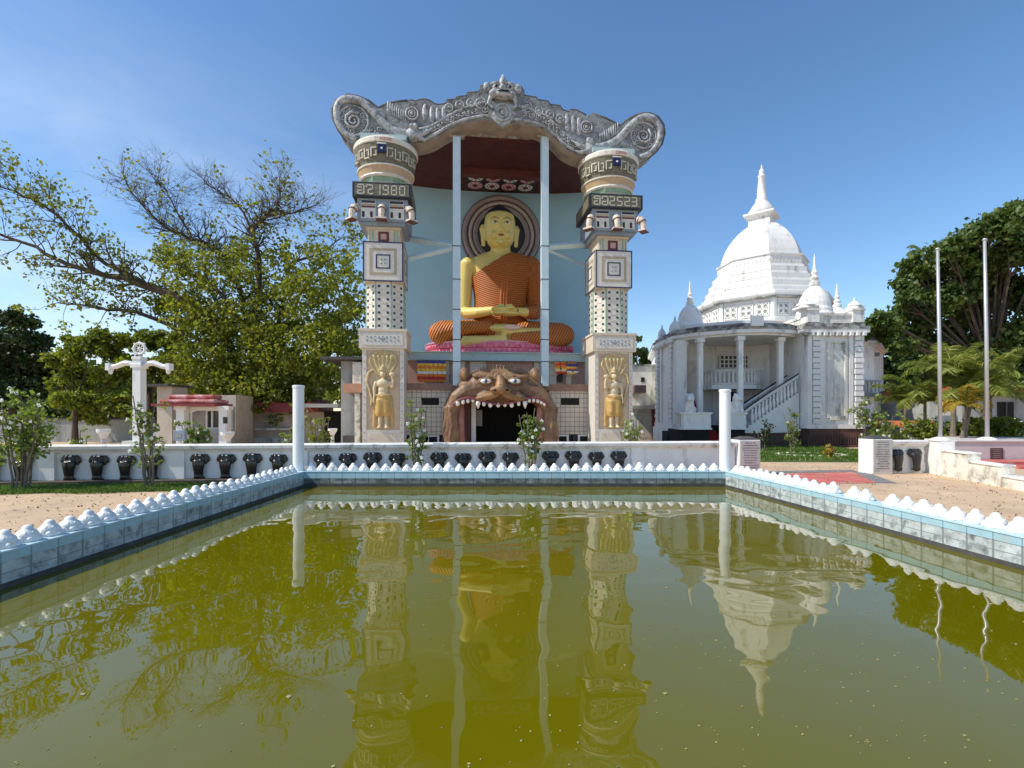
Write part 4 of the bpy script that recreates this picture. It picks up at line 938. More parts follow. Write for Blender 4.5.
b = MB(); b.tube([(LP(x, y, LYF-.3)[0], LYF-.42+.0022*abs(i-16)**1.8*.12, LP(x, y, LYF-.3)[1]) for i, (x, y) in enumerate(lip)], .07, 8); b.build('lip', 'gum', lion, smooth=True)
for (tx, ty, sz) in ((205, 378, 1.2), (235, 370, 1), (262, 364, .85), (290, 360, .85), (318, 377, 1.25), (350, 380, 1), (385, 386, 1.15), (428, 385, 1.15), (465, 383, 1.05), (502, 387, 1.1), (540, 379, .95), (575, 376, 1.25), (598, 361, .85), (622, 360, .85), (645, 364, .9), (665, 371, .9), (682, 380, .9)):
    x, y = 420+tx/5.483, 335+ty/5.483; X, Z = LP(x, y+.6, LYF-.35); fang = sz > 1.22
    b = MB(); b.lathe([(.08*sz, Z+.13), (.085*sz, Z+.02), (.065*sz, Z-.03*sz), (.02, Z-(.15 if fang else .06)*sz)], 9, (X, LYF-.42+.0026*abs(x-500)**1.1*.12), sy=.7); b.build('tooth', 'tooth', lion, smooth=True)
for s, a_ in ((-1, 460), (1, 541.5)):
    b = MB(); P = []
    for (y_, d) in ((402, 0), (410, 3*s*-1*-1*0), (425, 0), (443, 0)): P.append((LP(a_, y_, LYF)[0], LYF+.15, LP(a_, y_, LYF)[1]))
    b.tube(P, [.16, .2, .2, .24], 10); b.build('mouth_lining', 'tongue', lion, smooth=True)
# passage inside the mouth
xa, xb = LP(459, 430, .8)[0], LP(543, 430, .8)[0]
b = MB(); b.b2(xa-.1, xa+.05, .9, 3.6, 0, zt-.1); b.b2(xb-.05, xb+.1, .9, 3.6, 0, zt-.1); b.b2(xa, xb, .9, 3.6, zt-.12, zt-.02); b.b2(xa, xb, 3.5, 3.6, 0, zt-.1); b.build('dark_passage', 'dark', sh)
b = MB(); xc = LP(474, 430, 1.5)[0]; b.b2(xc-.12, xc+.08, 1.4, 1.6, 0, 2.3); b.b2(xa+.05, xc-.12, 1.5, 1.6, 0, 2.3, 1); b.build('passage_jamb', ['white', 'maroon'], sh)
b = MB(); xc = LP(480, 420, 2)[0]; b.b2(xc-.22, xc+.1, 1.9, 1.93, LP(480, 426, 2)[1], LP(480, 410, 2)[1]); b.build('notice_board', mat('grey_notice', (.25, .25, .25), .7), sh)

# ------------------------------------------------------------------ lotus throne and Buddha
def shw(lx, ly): return (SO[0]+lx*cs-ly*sn, SO[1]+lx*sn+ly*cs)
bly = 4.5
bx = LP(500.5, 300, bly)[0]
zl0 = zs1+.05; wxy = shw(bx, bly)
t = thing('lotus_throne', 'pink lotus throne carrying the seated Buddha statue', 'throne', (wxy[0], wxy[1], zl0), SP)
lw_ = (LP(577, 350, 3.2)[0]-LP(424, 350, 3.2)[0])/2; lh = LP(500, 339.9, 2.4)[1]-zl0-.05
b = MB(); b.lathe([(lw_*.97, 0), (lw_*1.0, .06), (lw_*1.0, lh*.42), (lw_*.97, lh*.46)], 72, (0, 0), sy=.55); tb = b.build('throne_base', 'pink', t, smooth=False)
b = MB(); b.lathe([(lw_*.965, lh*.46), (lw_*.995, lh*.52), (lw_*1.01, lh*.9), (lw_*.98, lh*.97)], 72, (0, 0), sy=.55); b.build('throne_upper_tier', 'pink', t, smooth=False)
for row in range(2):
    b = MB()
    for i in range(90):
        a = 2*PI*(i+.5*row)/90
        if math.sin(a) > .3: continue
        b.ell((lw_*1.0*math.cos(a), lw_*.55*math.sin(a), lh*(.24+.46*row)), (.05, .12, lh*.19), n=6, m=5)
    b.build('petal_row', 'pink', t, smooth=True)
b = MB(); b.lathe([(lw_*1.02, lh*.93), (lw_*1.03, lh), (lw_*1.0, lh+.05)], 60, (0, 0), sy=.55); b.build('throne_rim', 'pinkpale', t)
zB = zl0+lh+.05
t = thing('buddha_statue', 'giant seated Buddha statue with yellow skin and orange pleated robe', 'statue', (wxy[0], wxy[1], zB), SP)
def BP(px, py, ly=None):
    ly = bly if ly is None else ly; X, Z = LP(px, py, ly); return (X-bx, ly-bly, Z-zB)
hc = BP(500, 234.5, bly-.3)
body = MB()
# torso, neck, arms
def loft(mb, rings, n=20, mi=0):
    """rings: (cx, cy, z, rx, ry)"""
    V = []; Fc = []
    for cx, cy, z, rx, ry in rings:
        for i in range(n): a = 2*PI*i/n; V.append((cx+rx*math.cos(a), cy+ry*math.sin(a), z))
    k = len(rings)
    for j in range(k-1):
        for i in range(n): Fc.append((j*n+i, j*n+(i+1) % n, (j+1)*n+(i+1) % n, (j+1)*n+i))
    Fc.append(tuple(range(n-1, -1, -1))); Fc.append(tuple((k-1)*n+i for i in range(n))); mb.add(V, Fc, mi)
px2 = .0523
zsh = BP(500, 259)[2]; zw_ = BP(500, 320)[2]
rings_t = [(0, 0, .0, 1.75, 1.1), (0, 0, zw_, 1.25, .85), (0, 0, BP(500, 300)[2], 1.22, .82), (0, -.02, BP(500, 280)[2], 1.38, .86), (0, 0, BP(500, 268)[2], 1.55, .82), (0, .05, BP(500, 260)[2], 1.55, .66), (0, .1, BP(500, 255)[2], 1.1, .48), (0, .1, BP(500, 252)[2], .6, .42)]
loft(body, rings_t)
loft(body, [(0, .05, zsh-.2, .62, .5), (0, .0, BP(500, 250)[2], .52, .46), (0, -.05, BP(500, 244)[2], .5, .46)])
# head
hz0 = hc[2]
hr = MB()
loft(body, [(hc[0], -.25, BP(500, 251.5)[2], .22, .22), (hc[0], -.28, BP(500, 249.5)[2], .42, .42), (hc[0], -.26, BP(500, 246)[2], .62, .58), (hc[0], -.24, BP(500, 240)[2], .75, .70), (hc[0], -.22, BP(500, 232)[2], .80, .76), (hc[0], -.20, BP(500, 224)[2], .80, .78), (hc[0], -.15, BP(500, 218)[2], .74, .74), (hc[0], -.10, BP(500, 216)[2], .6, .62)], 22)
for s in (-1, 1):
    ex = hc[0]+s*.87; body.tube([(ex, -.05, BP(500, 226)[2]), (ex+s*.03, -.1, BP(500, 230)[2]), (ex, -.12, BP(500, 238)[2]), (ex-s*.03, -.12, BP(500, 247.5)[2])], [.10, .16, .12, .11], 8, flat=.7)
    body.ell((hc[0]+s*.34, -.86, BP(500, 241)[2]), (.22, .14, .2))
body.ell((hc[0], -.98, BP(500, 236.5)[2]), (.13, .14, .11)); body.tube([(hc[0], -.93, BP(500, 227.5)[2]), (hc[0], -1.0, BP(500, 236)[2])], [.06, .11], 8)
for s in (-1, 1): body.ell((hc[0]+s*.10, -.96, BP(500, 237.2)[2]), (.07, .08, .06))
body.ell((hc[0], -.82, BP(500, 247)[2]), (.2, .13, .13))
# right arm (viewer's left), bare
shl = BP(466.5, 265, bly); elb = BP(463.5, 313, bly)
body.ell((shl[0]+.12, 0, shl[2]-.02), (.48, .46, .42))
body.tube([(shl[0]+.05, .0, shl[2]), (BP(465.5, 285)[0], .0, BP(465, 285)[2]), (elb[0]+.05, -.05, elb[2]+.1), (elb[0]+.15, -.35, elb[2]-.1)], [.42, .38, .33, .30], 14)
fz = BP(480, 316)[2]
body.tube([(elb[0]+.15, -.3, elb[2]-.08), (BP(478, 316)[0], -.95, fz-.02), (BP(492, 316)[0], -1.4, fz+.02)], [.31, .27, .20], 12)
ebr = BP(537, 313)
body.tube([(BP(524, 317)[0], -1.15, fz-.0), (BP(514, 317)[0], -1.38, fz+.0)], [.24, .20], 12)
# hands, right over left in the lap
hzc = BP(500, 316.5)[2]
body.ell((BP(498, 0)[0], -1.52, hzc+.05), (.48, .34, .15)); body.ell((BP(507, 0)[0], -1.48, hzc-.14), (.5, .36, .14))
for k in range(4):
    y_ = -1.74+k*.13; ln = (.52, .6, .58, .48)[k]
    body.tube([(BP(502, 0)[0], y_, hzc+.08-.02*k), (BP(502, 0)[0]+ln*.6, y_, hzc+.12-.02*k), (BP(502, 0)[0]+ln, y_, hzc+.06-.02*k)], [.075, .068, .05], 8)
    body.tube([(BP(503, 0)[0], y_-.02, hzc-.12), (BP(503, 0)[0]-ln*.8, y_-.02, hzc-.16), (BP(503, 0)[0]-ln*1.2, y_-.02, hzc-.16)], [.075, .07, .05], 8)
body.tube([(BP(494, 0)[0], -1.45, hzc+.12), (BP(498, 0)[0], -1.55, hzc+.28), (BP(501.5, 0)[0], -1.55, hzc+.24)], [.09, .075, .05], 8); body.tube([(BP(512, 0)[0], -1.45, hzc+.06), (BP(508, 0)[0], -1.55, hzc+.26), (BP(503, 0)[0], -1.55, hzc+.26)], [.09, .075, .05], 8)
# shins and feet
body.tube([(BP(541, 331)[0], -1.3, BP(0, 329)[2]+.02), (BP(515, 328)[0], -1.75, BP(0, 329)[2]), (BP(498, 328)[0], -1.85, BP(0, 328)[2])], [.30, .24, .18], 12)
body.ell((BP(497, 0)[0], -1.8, BP(0, 325.5)[2]), (.55, .32, .19)) 
body.tube([(BP(462, 338)[0], -1.75, BP(0, 340)[2]+.05), (BP(488, 338)[0], -1.85, BP(0, 338.5)[2]), (BP(503, 338)[0], -1.85, BP(0, 337)[2])], [.26, .25, .27], 12)
body.ell((BP(466, 0)[0], -1.8, BP(0, 340)[2]), (.5, .3, .16))
for k in range(5):
    body.ell((BP(519, 0)[0]-.02, -1.95+.09*k, BP(0, 325)[2]+.05), (.10, .055, .06), n=8, m=5) if False else None
    body.ell((BP(457, 0)[0]-.02, -1.95+.085*k, BP(0, 340)[2]+.0), (.10, .055, .06), n=8, m=5)
bo = body.build('body', 'gold_skin', t, remesh=.035, smoothit=3)
# hair
b = MB(); loft(b, [(hc[0], .05, BP(500, 219)[2], .80, .70), (hc[0], .05, BP(500, 216)[2], .78, .80), (hc[0], .07, BP(500, 212)[2], .62, .66), (hc[0], .1, BP(500, 208)[2], .34, .38), (hc[0], .1, BP(500, 206)[2], .26, .26), (hc[0], .1, BP(500, 204.5)[2], .14, .14)], 18)
loft(b, [(hc[0], .25, BP(500, 240)[2], .60, .5), (hc[0], .2, BP(500, 228)[2], .78, .62), (hc[0], .1, BP(500, 219)[2], .78, .7)], 18)
b.build('hair', 'hair', t, remesh=.05, smoothit=1)
# face paint: eyes, brows, mouth
b = MB()
for s in (-1, 1): b.ell((hc[0]+s*.32, -.94, BP(500, 229.3)[2]), (.17, .05, .055), n=12, m=6)
b.build('eyes', 'eyewhite', t, smooth=True)
b = MB()
for s in (-1, 1):
    b.ell((hc[0]+s*.31, -.985, BP(500, 229.5)[2]), (.055, .03, .045), n=8, m=5)
    b.tube([(hc[0]+s*.15, -.975, BP(500, 229.6)[2]), (hc[0]+s*.32, -.985, BP(500, 228.2)[2]), (hc[0]+s*.50, -.90, BP(500, 229.2)[2])], .02, 5)
    b.tube([(hc[0]+s*.10, -.985, BP(500, 226)[2]), (hc[0]+s*.32, -.97, BP(500, 224)[2]), (hc[0]+s*.56, -.84, BP(500, 226)[2])], [.012, .018, .010], 5)
b.build('eyelids_and_brows', mat('brown_eyeline', (.09, .05, .03), .5), t, smooth=True)
b = MB(); b.tube([(hc[0]-.24, -.87, BP(500, 241)[2]+.02), (hc[0], -.965, BP(500, 241.3)[2]), (hc[0]+.24, -.87, BP(500, 241)[2]+.02)], [.025, .06, .025], 8, flat=.8); b.build('lips', 'lip', t, smooth=True)
# robe: torso wrap leaving the viewer-left shoulder bare
def robe_torso():
    b = MB(); n = 96; k = 60; V = []; Fc = []
    zs = [zw_-.35+(BP(500, 256)[2]-(zw_-.35))*j/k for j in range(k+1)]
    def ring(z):
        R_ = rings_t
        for i in range(len(R_)-1):
            if R_[i][2] <= z <= R_[i+1][2]:
                q = (z-R_[i][2])/(R_[i+1][2]-R_[i][2]); return [R_[i][m_]*(1-q)+R_[i+1][m_]*q for m_ in range(5)]
        return R_[-1]
    keep = {}
    for j, z in enumerate(zs):
        r_ = ring(z)
        for i in range(n):
            a = 2*PI*i/n; V.append((r_[0]+(r_[3]+.07)*math.cos(a), r_[1]+(r_[4]+.07)*math.sin(a), z))
    A = (BP(473, 279)); B = BP(511, 256)                     # neckline from under the arm to the far shoulder
    for j in range(k):
        for i in range(n):
            ids = (j*n+i, j*n+(i+1) % n, (j+1)*n+(i+1) % n, (j+1)*n+i)
            cx = sum(V[q][0] for q in ids)/4; cz = sum(V[q][2] for q in ids)/4
            zl_ = A[2]+(B[2]-A[2])*(cx-A[0])/(B[0]-A[0])
            if cz < zl_+.03: Fc.append(ids)
    # slide boundary vertices onto the neckline
    V2 = []
    for v in V:
        zl_ = A[2]+(B[2]-A[2])*(v[0]-A[0])/(B[0]-A[0])
        V2.append((v[0], v[1], min(v[2], max(zl_+.05, zw_-.35))))
    b.add(V2, Fc); o = b.build('robe', 'robe', t, smooth=True)
    q = o.modifiers.new('thick', 'SOLIDIFY'); q.thickness = .07; q.offset = 1
    return o
robe_torso()
b = MB(); P = [(BP(509, 256)[0], -.55, BP(0, 256.5)[2]), (BP(503.5, 264)[0], -.86, BP(0, 264)[2]), (BP(502.5, 275)[0], -.97, BP(0, 276)[2]), (BP(502, 290)[0], -.95, BP(0, 292)[2]), (BP(502, 305)[0], -.95, BP(0, 306)[2]), (BP(502, 316)[0], -1.05, BP(0, 316)[2])]
for dx in (-.13, 0, .13): b.tube([(p_[0]+dx, p_[1], p_[2]) for p_ in P], .075, 8)
b.build('robe_fold', mat('orange_robe_fold', (.46, .12, .018), .6), t, smooth=True)
b = MB(); sr = BP(533, 265)
b.ell((sr[0]-.15, 0, sr[2]-.02), (.55, .50, .46)); b.tube([(sr[0]-.05, 0, sr[2]), (BP(534.5, 285)[0], 0, BP(0, 285)[2]), (ebr[0]-.1, -.05, ebr[2]+.1), (ebr[0]-.2, -.4, ebr[2]-.1)], [.47, .45, .42, .38], 14)
b.tube([(ebr[0]-.1, -.3, ebr[2]-.02), (BP(529, 0)[0], -.9, fz+.02), (BP(522, 0)[0], -1.15, fz)], [.38, .34, .30], 12); b.ell((BP(518, 0)[0], -.3, BP(0, 258)[2]-.15), (.8, .42, .3))
b.build('robe_sleeve', 'robe_r', t, remesh=.05, smoothit=2)
b = MB()
kx = BP(433, 332, bly-1.2); kr = BP(569, 332, bly-1.2)
zk = BP(0, 330.5)[2]+.03
b.tube([(-.6, -.2, zk+.12), (-2.2, -.75, zk+.1), (-3.0, -1.15, zk+.05), (-3.25, -1.3, zk)], [.85, .66, .60, .48], 16); b.ell((-3.1, -1.25, zk), (.55, .52, .55))
b.tube([(.6, -.2, zk+.12), (2.2, -.75, zk+.1), (3.0, -1.15, zk+.05), (3.25, -1.3, zk)], [.85, .66, .60, .48], 16); b.ell((3.1, -1.25, zk), (.55, .52, .55))
b.tube([(-3.05, -1.35, zk+.1), (-2.0, -1.6, zk+.20), (-.95, -1.66, zk+.28), (-.55, -1.6, zk+.3)], [.40, .36, .30, .22], 14)
b.tube([(3.0, -1.35, zk-.2), (1.7, -1.75, zk-.25), (.5, -1.8, zk-.28), (.35, -1.78, zk-.28)], [.38, .37, .33, .28], 14)
b.tube([(3.0, -1.3, zk+.05), (1.9, -1.4, zk+.12)], [.45, .38], 14)
b.build('robe_legs', 'robe_leg', t, remesh=.05, smoothit=2)
b = MB(); b.ell((BP(507, 0)[0], -1.98, BP(0, 325)[2]), (.48, .16, .15)); 
for k in range(5): b.ell((BP(517, 0)[0]+.02, -2.0+.06*k, BP(0, 325)[2]+.1-.045*k), (.09, .06, .045), n=8, m=5)
b.build('foot_sole', 'foot', t, remesh=.03, smoothit=1)
#PART2
M['annexe_wall'] = mat('shaded_annexe_plaster', (.22, .22, .21), .9, var=.2, dirt=(.08, .08, .075), dscale=1.5, damt=.5, streak=True)  # plaster colour darkened to stand in for shade on the annexe
# ------------------------------------------------------------------ white stupa hall on the right
HC = (17.3, 35.0, 0); FA = 39.5
hall = thing('stupa_hall', 'white octagonal domed stupa hall with a columned porch and curved stairs', 'temple', HC)
def oc(Rr, h, c=HC, fa=FA, n=8):
    """octagon ring; fa = degrees the front face looks left of straight back"""
    return [(c[0]+Rr*math.sin(-R(fa)+(k+.5)*2*PI/n), c[1]-Rr*math.cos(-R(fa)+(k+.5)*2*PI/n), h) for k in range(n)]
def ostack(prof, name, m_, parent=hall, c=HC, fa=FA, n=8, org=HC):
    b = MB(); V = []; Fc = []
    for r_, h in prof: V += oc(r_, h, c, fa, n)
    k = len(prof)
    for j in range(k-1):
        for i in range(n): Fc.append((j*n+i, j*n+(i+1) % n, (j+1)*n+(i+1) % n, (j+1)*n+i))
    Fc += [tuple(range(n)), tuple(range((k-1)*n, k*n))]; b.add(V, Fc); return b.build(name, m_, parent, org)
drum = ostack([(4.1, 6.2), (4.1, 9.0)], 'drum', 'stupa')
ostack([(4.35, 7.45), (4.45, 7.5), (4.45, 7.68), (4.3, 7.72)], 'drum_base_moulding', 'stupa')
ostack([(4.2, 8.96), (4.42, 9.02), (4.5, 9.14), (4.48, 9.3), (4.3, 9.36)], 'drum_cornice', 'stupa', drum)
ostack([(4.40, 8.90), (4.46, 8.95), (4.4, 9.0)], 'cornice_stain_course', 'parapet', drum)
prof = []; h = 9.36; r_ = 3.85
for i in range(4):
    prof += [(r_, h), (r_+.05, h+.06), (r_+.05, h+.30), (r_-.12, h+.34), (r_-.16, h+.50)]; h += .5; r_ -= .24
ostack(prof, 'stepped_terraces', 'stupa', drum)
fz_ = ostack([(2.86, 11.36), (2.86, 11.95), (2.95, 11.97), (2.95, 12.05)], 'frieze', 'stupa')
pro = [(2.58, 12.05), (2.64, 12.15), (2.60, 12.45), (2.50, 12.75), (2.34, 13.15), (2.12, 13.55), (1.82, 13.96), (1.45, 14.35), (1.12, 14.62), (.88, 14.76)]
ostack(pro, 'dome', 'stupa')
# harmika and spire
hk = ostack([(.98, 14.6), (.98, 15.15), (1.08, 15.2), (1.36, 15.36), (1.36, 15.48), (1.0, 15.52)], 'harmika', 'stupa', n=4)
b = MB(); b.lathe([(.74, 15.5), (.84, 15.62), (.84, 15.78), (.70, 15.95), (.66, 16.05), (.48, 16.3), (.36, 16.5), (.40, 16.6), (.30, 16.66), (.28, 17.2), (.2, 18.1), (.24, 18.15), (.24, 18.25), (.13, 18.3), (.17, 18.45), (.17, 18.6), (.06, 18.72), (.02, 19.0)], 20, HC[:2]); b.build('spire', 'stupa', hall, HC, smooth=True)
# pierced grilles on the drum and rosettes in the frieze
def face_frame(k, ap, c=HC, fa=FA):
    a = -R(fa)+k*PI/4; nrm = Vector((math.sin(a), -math.cos(a), 0)); tan = Vector((math.cos(a), math.sin(a), 0)); return Vector(c)+nrm*ap, nrm, tan, a
def fbox(b, o, nrm, tan, a, t_, z, w_, d, hgt, out=0, mi=0):
    p_ = o+tan*t_+nrm*out; b.box((p_.x, p_.y, z), (w_, d, hgt), a, mi)
for k in (-2, -1, 0, 1, 2):
    o, nrm, tan, a = face_frame(k, 4.1*math.cos(PI/8))
    for t_ in (-.95, 0, .95):
        b = MB(); fbox(b, o, nrm, tan, a, t_, 8.25, .72, .03, .72, .012); g_ = b.build('pierced_window', 'grille', drum, HC)
        b = MB()
        for i, j in ((0, 0), (0, 1), (1, 0), (1, 1)):
            cx_, cz_ = -.17+.34*i, -.17+.34*j; P = []
            for q in range(11): th = 2*PI*q/10; pp = o+tan*(t_+cx_+.14*math.cos(th))+nrm*.04; P.append((pp.x, pp.y, 8.25+cz_+.14*math.sin(th)))
            b.tube(P, .035, 5)
        fbox(b, o, nrm, tan, a, t_, 8.25, .05, .05, .72, .04); fbox(b, o, nrm, tan, a, t_, 8.25, .72, .05, .05, .041)
        for s_ in (-1, 1): fbox(b, o, nrm, tan, a, t_+s_*.36, 8.25, .06, .07, .8, .035); fbox(b, o, nrm, tan, a, t_, 8.25+s_*.38, .78, .07, .06, .036)
        b.build('tracery', 'stupa', g_, HC)
    for s_ in (-1, 1):
        b = MB(); fbox(b, o, nrm, tan, a, s_*1.52, 8.2, .2, .08, 1.5, .03); b.build('drum_pilaster', 'stupa', drum, HC)
    b = MB(); o2, n2, t2, a2 = face_frame(k, 2.86*math.cos(PI/8))
    for i in range(9): fbox(b, o2, n2, t2, a2, -.98+i*.245, 11.66, .10, .03, .3, .012); fbox(b, o2, n2, t2, a2, -.98+i*.245, 11.66, .18, .03, .10, .013)
    b.build('frieze_ornament', 'stupa', fz_, HC)
# main block of the hall
BH = 5.75
foot = [(9.14, 31.8), (9.14, 27.75), (10.2, 28.9), (12.0, 30.1), (13.6, 30.2), (14.9, 29.2), (15.14, 26.0), (18.0, 26.0), (18.0, 29), (21.5, 30), (25, 34), (25, 38), (21, 42), (14, 42), (10.5, 38)]
b = MB(); b.prism(foot, .95, BH); hw = b.build('hall_walls', 'stupa', hall, HC)
b = MB(); b.prism([(x+(.12 if x > 15 else -.12), y-.12) for x, y in foot], 0, .95); b.build('brick_plinth', 'brick', hall, HC)
def offset(pts, d):
    out = []; n = len(pts)
    for i in range(n):
        p0, p1, p2 = Vector(pts[i-1]), Vector(pts[i]), Vector(pts[(i+1) % n]); e1 = (p1-p0).normalized(); e2 = (p2-p1).normalized()
        n1 = Vector((e1.y, -e1.x)); n2 = Vector((e2.y, -e2.x)); m_ = (n1+n2); m_ = m_/max(.35, m_.dot(n1)) if m_.length > .1 else n1
        out.append((p1.x+m_.x*d, p1.y+m_.y*d))
    return out
roofp = [(9.14, 31.8), (9.14, 28.2), (10.0, 27.1), (11.7, 26.1), (13.0, 25.95), (14.3, 26.25), (15.13, 26.9), (15.14, 26.0), (18.0, 26.0), (18.0, 29), (21.5, 30), (25, 34), (25, 38), (21, 42), (14, 42), (10.5, 38)]
b = MB(); b.prism(offset(roofp, .10), BH+.005, BH+.12); b.build('eaves_band', 'stupa', hall, HC)
b = MB(); b.prism(offset(roofp, .26), BH+.12, BH+.30); b.build('roof_slab', 'stupa', hall, HC)
b = MB(); b.prism(offset(roofp, .28), BH+.30, BH+.42); b.prism(offset(roofp, .12), BH+.42, BH+.62); b.build('mouldy_parapet', 'parapet', hall, HC)
b = MB(); b.prism(offset(roofp, -.6), BH+.6, BH+.9); b.build('roof_terrace', 'stupa', hall, HC)
b = MB()
for i in range(9): b.box((15.3+i*.33, 25.78, BH+.03), (.14, .3, .16))
for i in range(11): b.box((8.92, 28.2+i*.34, BH+.03), (.3, .14, .16))
b.build('cornice_brackets', 'stupa', hall, HC)
# right block: parapet, quoins, recessed panels
b = MB(); b.b2(15.35, 17.9, 25.95, 28.4, BH+.62, 6.75); b.b2(15.3, 17.95, 25.9, 28.45, 6.75, 6.87); b.build('block_attic', 'white_worn', hall, HC)
for x in (15.45, 17.75): b = MB(); b.b2(x-.3, x+.3, 25.86, 26.5, BH+.66, 7.02); b.b2(x-.36, x+.36, 25.8, 26.55, 7.02, 7.1); b.build('attic_pier', 'stupa', hall, HC)
def xat(px, z): return XW(px, z)
for xa, xb in ((806.5, 811), (819, 823.5), (848, 852)):
    b = MB(); b.b2(xat(xa, 26), xat(xb, 26), 25.9, 25.999, 1.15, BH-.02); b.build('pilaster', 'stupa', hall, HC)
for xa, xb in ((812, 818.5), (854, 861.5)):
    b = MB(); z = 1.2; i = 0
    while z < BH-.2: b.b2(xat(xa, 26)-(.03 if i % 2 else 0), xat(xb, 26)+(.03 if i % 2 else 0), 25.86-(i % 2)*.02, 25.998, z, z+.24); z += .285; i += 1
    b.build('quoin', 'stupa', hall, HC)
xa, xb = xat(829, 26), xat(844, 26)
b = MB(); b.b2(xa, xb, 25.975, 25.999, 1.6, 5.35); b.b2(xa-.12, xa, 25.90, 25.999, 1.5, 5.45); b.b2(xb, xb+.12, 25.90, 25.999, 1.5, 5.45); b.b2(xa, xb, 25.90, 25.999, 5.35, 5.45); b.b2(xa, xb, 25.88, 25.999, 1.4, 1.6)
b.build('wall_panel', 'white_worn', hall, HC)
b = MB(); b.b2(15.1, 18.05, 25.84, 26.0, .95, 1.18); b.build('base_moulding', 'stupa', hall, HC)
b = MB()
for i in range(22): b.box((15.2+i*.135, 25.86, .35), (.07, .05, .5))
b.b2(15.05, 18.1, 25.70, 25.84, .0, .12); b.build('plinth_pilasters', 'brick', hall, HC)
# left block wall (faces left)
for ya, yb in ((28.0, 28.35), (29.0, 29.25), (30.6, 30.85)):
    b = MB(); b.b2(9.03, 9.139, ya, yb, 1.15, BH-.02); b.build('pilaster', 'stupa', hall, HC)
for ya, yb in ((28.5, 28.85), (31.2, 31.7)):
    b = MB(); z = 1.2; i = 0
    while z < BH-.2: b.b2(8.99-(i % 2)*.02, 9.138, ya-(.03 if i % 2 else 0), yb+(.03 if i % 2 else 0), z, z+.24); z += .285; i += 1
    b.build('quoin', 'stupa', hall, HC)
b = MB(); b.b2(9.0, 9.138, 27.7, 31.9, .95, 1.2); b.b2(8.9, 9.14, 27.6, 31.9, .0, .95); b.build('base_moulding', 'stupa', hall, HC)
b = MB(); xq = xat(662, 27.6); b.b2(xq, xat(676, 27.5), 27.49, 27.6, .0, .8); b.build('plinth_opening', 'greydark', hall, HC)
# left block corner pier facing the camera
b = MB(); b.b2(9.0, 9.55, 27.6, 28.0, .95, BH-.01); b.b2(8.85, 9.1, 27.45, 27.9, 0, 1.05); b.b2(9.35, 9.6, 27.45, 27.9, 0, 1.05); b.b2(8.8, 9.65, 27.4, 27.95, 1.05, 1.2); b.build('corner_pier', 'stupa', hall, HC)
# porch columns
for px, z in ((684, 28.0), (700, 26.95), (740, 26.2), (780, 26.5), (799.5, 27.2)):
    x = xat(px, z); b = MB()
    b.box((x, z, 3.2), (.26, .26, 5.1)); b.box((x, z, 5.62), (.4, .4, .22)); b.box((x, z, 5.42), (.32, .32, .06)); b.box((x, z, .85), (.42, .42, .5)); b.build('porch_column', 'stupa', hall, HC, bevel=.02)
# porch back wall storey: floor slab, balcony balusters, windows, doors
pf = [(10.7, 29.6), (11.2, 28.3), (12.3, 27.7), (13.4, 27.7), (14.2, 28.3), (14.6, 29.4), (13.6, 30.3), (12.0, 30.2)]
b = MB(); b.prism(pf, 3.1, 3.32); b.build('balcony_slab', 'stupa', hall, HC)
pb = [(10.95, 29.2), (11.35, 28.45), (12.35, 27.9), (13.35, 27.9), (14.05, 28.45), (14.35, 29.2)]
b = MB(); b.tube([(x, y, 4.12) for x, y in pb], .09, 4); b.tube([(x, y, 3.38) for x, y in pb], .08, 4); rail = b.build('balcony_rail', 'stupa', hall, HC)
nb = 0
for i in range(len(pb)-1):
    (xa, ya), (xb, yb) = pb[i], pb[i+1]; n_ = 5 if 0 < i < 4 else 4
    for j in range(n_):
        q = (j+.5)/n_; b = MB(); b.lathe([(.06, 3.42), (.05, 3.5), (.08, 3.65), (.04, 3.9), (.06, 4.05)], 8, (xa+(xb-xa)*q, ya+(yb-ya)*q)); b.build('baluster', 'stupa', rail, HC, smooth=True)
def plate(xa, xb, y, z0, z1, nm, m_, bars=0, par=hall, thick=.05):
    b = MB(); b.b2(xa, xb, y-thick, y, z0, z1); p_ = b.build(nm, m_, par, HC)
    if bars:
        b = MB()
        for i in range(bars+1): xx = xa+(xb-xa)*i/bars; b.b2(xx-.035, xx+.035, y-thick-.03, y-thick-.002, z0, z1)
        for i in range(4): zz = z0+(z1-z0)*i/3; b.b2(xa, xb, y-thick-.034, y-thick-.004, zz-.03, zz+.03)
        b.build('window_bars', 'stupa', p_, HC)
plate(xat(720, 29.9), xat(737, 29.9), 29.95, HW(368, 29.9), HW(355.5, 29.9), 'porch_window', 'greydark', 4)
plate(xat(742, 29.9), xat(748, 29.9), 29.95, HW(368, 29.9), HW(355.5, 29.9), 'porch_window', 'greydark', 2)
plate(xat(763, 29.9), xat(774, 29.9), 29.9, HW(368, 29.9), HW(353.5, 29.9), 'porch_window', 'grille', 3)
plate(xat(783, 28.6), xat(795.5, 28.6), 28.7, 3.32, HW(351, 28.6), 'porch_door', 'greydark', 0)
plate(xat(688, 28.4), xat(698, 28.4), 28.6, 1.2, HW(360, 28.4), 'side_door', 'beige', 0)
plate(xat(729, 29.3), xat(739, 29.3), 29.6, .9, 3.0, 'lower_door', 'dark', 0)
plate(xat(704, 26.9), xat(722, 26.9), 27.6, 0, 1.1, 'entrance_opening', 'dark', 0, thick=.5)
